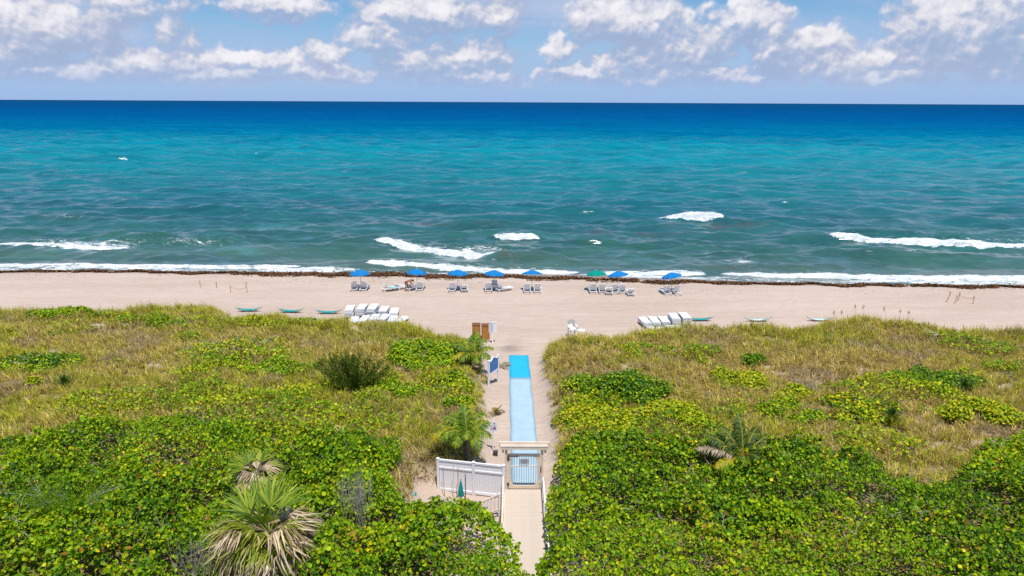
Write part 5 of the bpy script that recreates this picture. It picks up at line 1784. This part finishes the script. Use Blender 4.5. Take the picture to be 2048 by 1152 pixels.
# ------------------------------------------------------------------ hammocks
def hammock(label, x, y, rz, fab, L=2.1, lift=.26):
    root = empty('beach_hammock', (x, y, float(ground_z(x, y))), rz, label, 'hammock', 'teal hammocks along the dune front')
    n = 14
    prof = [(-L / 2 + L * i / n, .10 + lift * abs(2 * i / n - 1) ** 2.4) for i in range(n + 1)]
    vs = []; fs = []
    for i, (px, pz) in enumerate(prof):
        w = .24 * math.sin(math.pi * min(1, max(0, (i + .6) / (n + 1.2)))) ** .7
        for j in range(5):
            q = j / 4 * 2 - 1
            vs.append((px, q * w, pz + .07 * q * q * (w / .24)))
    for i in range(n):
        for j in range(4):
            k = i * 5 + j
            fs.append((k, k + 5, k + 6, k + 1))
    b = MB(); b.v = vs; b.f = fs
    o = b.build('fabric', fab, root, True)
    o.modifiers.new('t', 'SOLIDIFY').thickness = .01
    for s in (-1, 1):
        e = (s * L / 2, 0, .10 + lift)
        MB().tube([(s * (L / 2 - .5), 0, .03), (s * (L / 2 + .05), 0, .30), (s * (L / 2 + .22), 0, .10 + lift + .10)], .018, 6).build('stand_arm', DARK, root)
        MB().tube([(s * (L / 2 + .20), 0, lift + .17), e], .008, 4).build('rope', WHITE_P, root)
        MB().box(s * (L / 2 - .5) - .03, s * (L / 2 - .5) + .03, -.32, .32, .01, .05).build('foot_bar', DARK, root)
    MB().box(-L / 2 + .53, L / 2 - .53, -.025, .025, .015, .06).build('base_beam', WHITE_P, root)


PALE = mat('faded_teal_fabric', (0.42, 0.55, 0.54), 0.8, 0.15, 0.35, 2.2, dirt=(.03, .30, .30), dscale=2.4)
HM = [(-24.6, 61.0, .05, 'teal hammock farthest left along the dune front'), (-20.6, 60.7, -.05, 'thin teal hammock half hidden by grass, left dune'),
      (-17.0, 60.4, .02, 'teal hammock just left of the left lounger stacks'), (17.0, 58.8, 0, 'teal hammock just right of the right lounger stacks, behind grass'),
      (22.2, 58.7, .04, 'teal and white hammock in the middle of the right dune front'), (27.9, 58.9, -.03, 'teal and white hammock farthest right along the dune front')]
for (x, y, rz, lab) in HM:
    hammock(lab, x, y, rz, TEAL if x < 18 else PALE)


# ------------------------------------------------------------------ marker stakes with tape
def stake(label, x, y, h, lean, tape=True):
    root = empty('marker_stake', (x, y, float(ground_z(x, y))), 0, label, 'stake', 'nest marker stakes on the sand')
    MB().add([(-.025, -.02, -.1), (.025, -.02, -.1), (.025, .02, -.1), (-.025, .02, -.1), (lean * h - .025, -.02, h), (lean * h + .025, -.02, h), (lean * h + .025, .02, h), (lean * h - .025, .02, h)],
             [(3, 2, 1, 0), (4, 5, 6, 7), (0, 1, 5, 4), (1, 2, 6, 5), (2, 3, 7, 6), (3, 0, 4, 7)]).build('post', STAKE, root)
    if tape:
        MB().box(lean * h * .8 - .034, lean * h * .8 + .034, -.03, .03, h * .62, h * .94).build('tape', TAPE, root)


for (x, y, h, l, lab) in [(-32.9, 69.5, .75, 0, 'wooden marker stake farthest left on the sand'), (-31.1, 69.3, .7, .0, 'second wooden marker stake from the left'),
                          (-28.95, 67.6, .75, .02, 'third wooden marker stake from the left'), (-27.15, 67.4, 1.15, -.06, 'tallest wooden marker stake of the left group'),
                          (43.35, 65.4, 1.1, .26, 'slanting taped stake, left of the right-hand group'), (43.85, 64.9, .85, .2, 'second stake of the right-hand group'),
                          (44.6, 65.6, .95, .12, 'heavily taped third stake of the right-hand group'), (45.55, 64.7, .85, 0, 'upright stake farthest right on the sand')]:
    stake(lab, x, y, h, l)


def tape_line(label, p, q, z):
    n = 10; vs = []; fs = []
    for i in range(n + 1):
        t = i / n
        x, y = p[0] + (q[0] - p[0]) * t, p[1] + (q[1] - p[1]) * t
        s = z - .22 * math.sin(math.pi * t)
        vs += [(x, y, s - .02), (x, y, s + .02), (x, y + .004, s + .02), (x, y + .004, s - .02)]
    for i in range(n):
        a = i * 4
        for k in range(4):
            fs.append((a + k, a + (k + 1) % 4, a + 4 + (k + 1) % 4, a + 4 + k))
    b = MB(); b.v = vs; b.f = fs
    o = b.build('barrier_tape', TAPE)
    tag(o, label, 'tape', 'tape between the stakes')


tape_line('orange tape between the two right stakes of the left group', (-28.95, 67.6), (-27.2, 67.4), .55)
tape_line('orange tape between the two right stakes of the right-hand group', (44.7, 65.6), (45.55, 64.7), .62)


# ------------------------------------------------------------------ sea oats standing above the dune front
def sea_oat(x, y, lab):
    rr = random.Random(int(x * 100))
    z = float(ground_z(x, y))
    h = rr.uniform(1.2, 1.6); dx = rr.uniform(-.25, .1)
    root = empty('sea_oat', (x, y, z), 0, lab, 'sea oat', 'sea oat stalks on the dune front')
    MB().tube([(0, 0, 0), (dx * .4, 0, h * .6), (dx, 0, h)], [.009, .008, .006], 4).build('stalk', STAKE, root)
    n = 26
    C = np.stack([dx + np.array([rr.gauss(0, .035) for _ in range(n)]) - .05, np.array([rr.gauss(0, .03) for _ in range(n)]), h + np.array([rr.uniform(-.22, .10) for _ in range(n)])], 1)
    D = np.stack([np.array([rr.uniform(-.6, .2) for _ in range(n)]), np.array([rr.uniform(-.3, .3) for _ in range(n)]), np.array([rr.uniform(-.8, .4) for _ in range(n)])], 1)
    v, f, c = diamond_leaves(C, D, rng.normal(0, 1, (n, 3)), np.full(n, .11), np.full(n, .045), palette(n, [(.30, .20, .10), (.4, .29, .15)], [1, 1]))
    np_mesh('seed_head', v, f, GRASS, c, root)


for i, x in enumerate([27.2, 27.9, 29.3, 30.1, 31.6, 32.5, 33.1]):
    sea_oat(x, float(edge_y(x)) + .6, ['leftmost', 'second', 'third', 'fourth', 'fifth', 'sixth', 'rightmost'][i] + ' sea oat stalk of seven on the right dune front')


# ------------------------------------------------------------------ person bending over the lounger
def person():
    px, py = -11.0, 68.55
    gz = float(ground_z(px, py))
    root = empty('person', (px, py, gz), 0, 'tanned person in dark red swim briefs bending over a lounger', 'person')
    J = {  # joints, facing +X
        'pelvis': ((0, 0, .90), .135), 'waist': ((.12, 0, 1.02), .125), 'chest': ((.34, 0, 1.14), .15), 'neck0': ((.50, 0, 1.18), .075), 'neck': ((.57, 0, 1.17), .06), 'head0': ((.63, 0, 1.14), .085), 'head': ((.70, 0, 1.08), .10), 'chin': ((.74, 0, 1.00), .07),
    }
    E = [('pelvis', 'waist'), ('waist', 'chest'), ('chest', 'neck0'), ('neck0', 'neck'), ('neck', 'head0'), ('head0', 'head'), ('head', 'chin')]
    for s, n in ((1, 'l'), (-1, 'r')):
        J.update({
            'hip' + n: ((.0, s * .11, .86), .105), 'thigh' + n: ((.03 + .05 * s, s * .13, .68), .09), 'knee' + n: ((.04 + .08 * s, s * .13, .48), .062), 'calf' + n: ((-.01 + .08 * s, s * .135, .33), .06), 'ankle' + n: ((-.05 + .08 * s, s * .14, .08), .038), 'heel' + n: ((-.07 + .08 * s, s * .14, .035), .034), 'toe' + n: ((.11 + .08 * s, s * .16, .03), .03),
            'sh' + n: ((.44, s * .19, 1.12), .07), 'uarm' + n: ((.47, s * .22, .97), .052), 'elb' + n: ((.50, s * .23, .84), .042), 'farm' + n: ((.58, s * .21, .72), .038), 'wri' + n: ((.66, s * .19, .61), .027), 'palm' + n: ((.70, s * .18, .55), .030)})
        E += [('pelvis', 'hip' + n), ('hip' + n, 'thigh' + n), ('thigh' + n, 'knee' + n), ('knee' + n, 'calf' + n), ('calf' + n, 'ankle' + n), ('ankle' + n, 'heel' + n), ('ankle' + n, 'toe' + n),
              ('chest', 'sh' + n), ('sh' + n, 'uarm' + n), ('uarm' + n, 'elb' + n), ('elb' + n, 'farm' + n), ('farm' + n, 'wri' + n), ('wri' + n, 'palm' + n)]
        for k, (oy, ln) in enumerate(((-.034, .065), (-.012, .08), (.011, .075), (.032, .06))):
            J[f'fa{k}{n}'] = ((.725, s * .18 + oy, .515), .010); J[f'fb{k}{n}'] = ((.735 + ln * .35, s * .18 + oy * 1.25, .515 - ln * .75), .008)
            E += [('palm' + n, f'fa{k}{n}'), (f'fa{k}{n}', f'fb{k}{n}')]
        J['th' + n] = ((.735, s * .13, .555), .010); J['tt' + n] = ((.765, s * .12, .52), .008)
        E += [('palm' + n, 'th' + n), ('th' + n, 'tt' + n)]
    names = list(J)
    me = bpy.data.meshes.new('body')
    me.from_pydata([J[n][0] for n in names], [(names.index(a), names.index(b)) for a, b in E], [])
    me.update()
    SKIN = mat('tanned_skin', (0.36, 0.135, 0.075), 0.5, 0.3, 0.08, 6.0)
    me.materials.append(SKIN)
    o = link(bpy.data.objects.new('body', me), root)
    o.modifiers.new('skin', 'SKIN')
    sk = me.skin_vertices[0].data
    for i, n in enumerate(names):
        r = J[n][1]
        sk[i].radius = (r, r)
        sk[i].use_root = (n == 'pelvis')
    o.modifiers.new('sub', 'SUBSURF').levels = 2
    o.modifiers['sub'].render_levels = 2
    o.modifiers['skin'].use_smooth_shade = True
    HAIR = mat('dark_hair', (0.03, 0.02, 0.015), 0.6, 0.3, 0.2, 12.0)
    M_ = Matrix.Translation((.685, 0, 1.115)) @ Matrix.Rotation(R(35), 4, 'Y')
    MB().lathe([(.02, .118), (.07, .105), (.108, .06), (.118, 0), (.108, -.05)], 14, M_).build('hair', HAIR, root, True)
    BRF = mat('dark_red_swimwear', (0.16, 0.03, 0.03), 0.7, 0.2, 0.1, 8.0)
    MB().lathe([(.135, -.12), (.165, -.05), (.17, .03), (.155, .09)], 18, Matrix.Translation((0, 0, .895)) @ Matrix.Rotation(R(28), 4, 'Y') @ Matrix.Scale(1.12, 4, (0, 1, 0))).build('swim_briefs', BRF, root, True)
    # face: nose, brow line, eyes, mouth and ears on the front of the bent head
    FM = Matrix.Translation((.79, 0, 1.04)) @ Matrix.Rotation(R(40), 4, 'Y')
    MB().lathe([(.018, -.03), (.014, .0), (.004, .03)], 8, FM).build('nose', SKIN, root, True)
    for s in (-1, 1):
        MB().lathe([(.004, -.01), (.013, 0), (.004, .01)], 8, Matrix.Translation((.775, s * .036, 1.075))).build('eye', HAIR, root, True)
        MB().lathe([(.006, -.03), (.026, -.012), (.026, .012), (.006, .03)], 8, Matrix.Translation((.69, s * .10, 1.06)) @ Matrix.Scale(.4, 4, (0, 1, 0))).build('ear', SKIN, root, True)
    MB().box(-.006, .006, -.025, .025, -.006, .006, M=Matrix.Translation((.795, 0, .985))).build('mouth', BRF, root)


person()
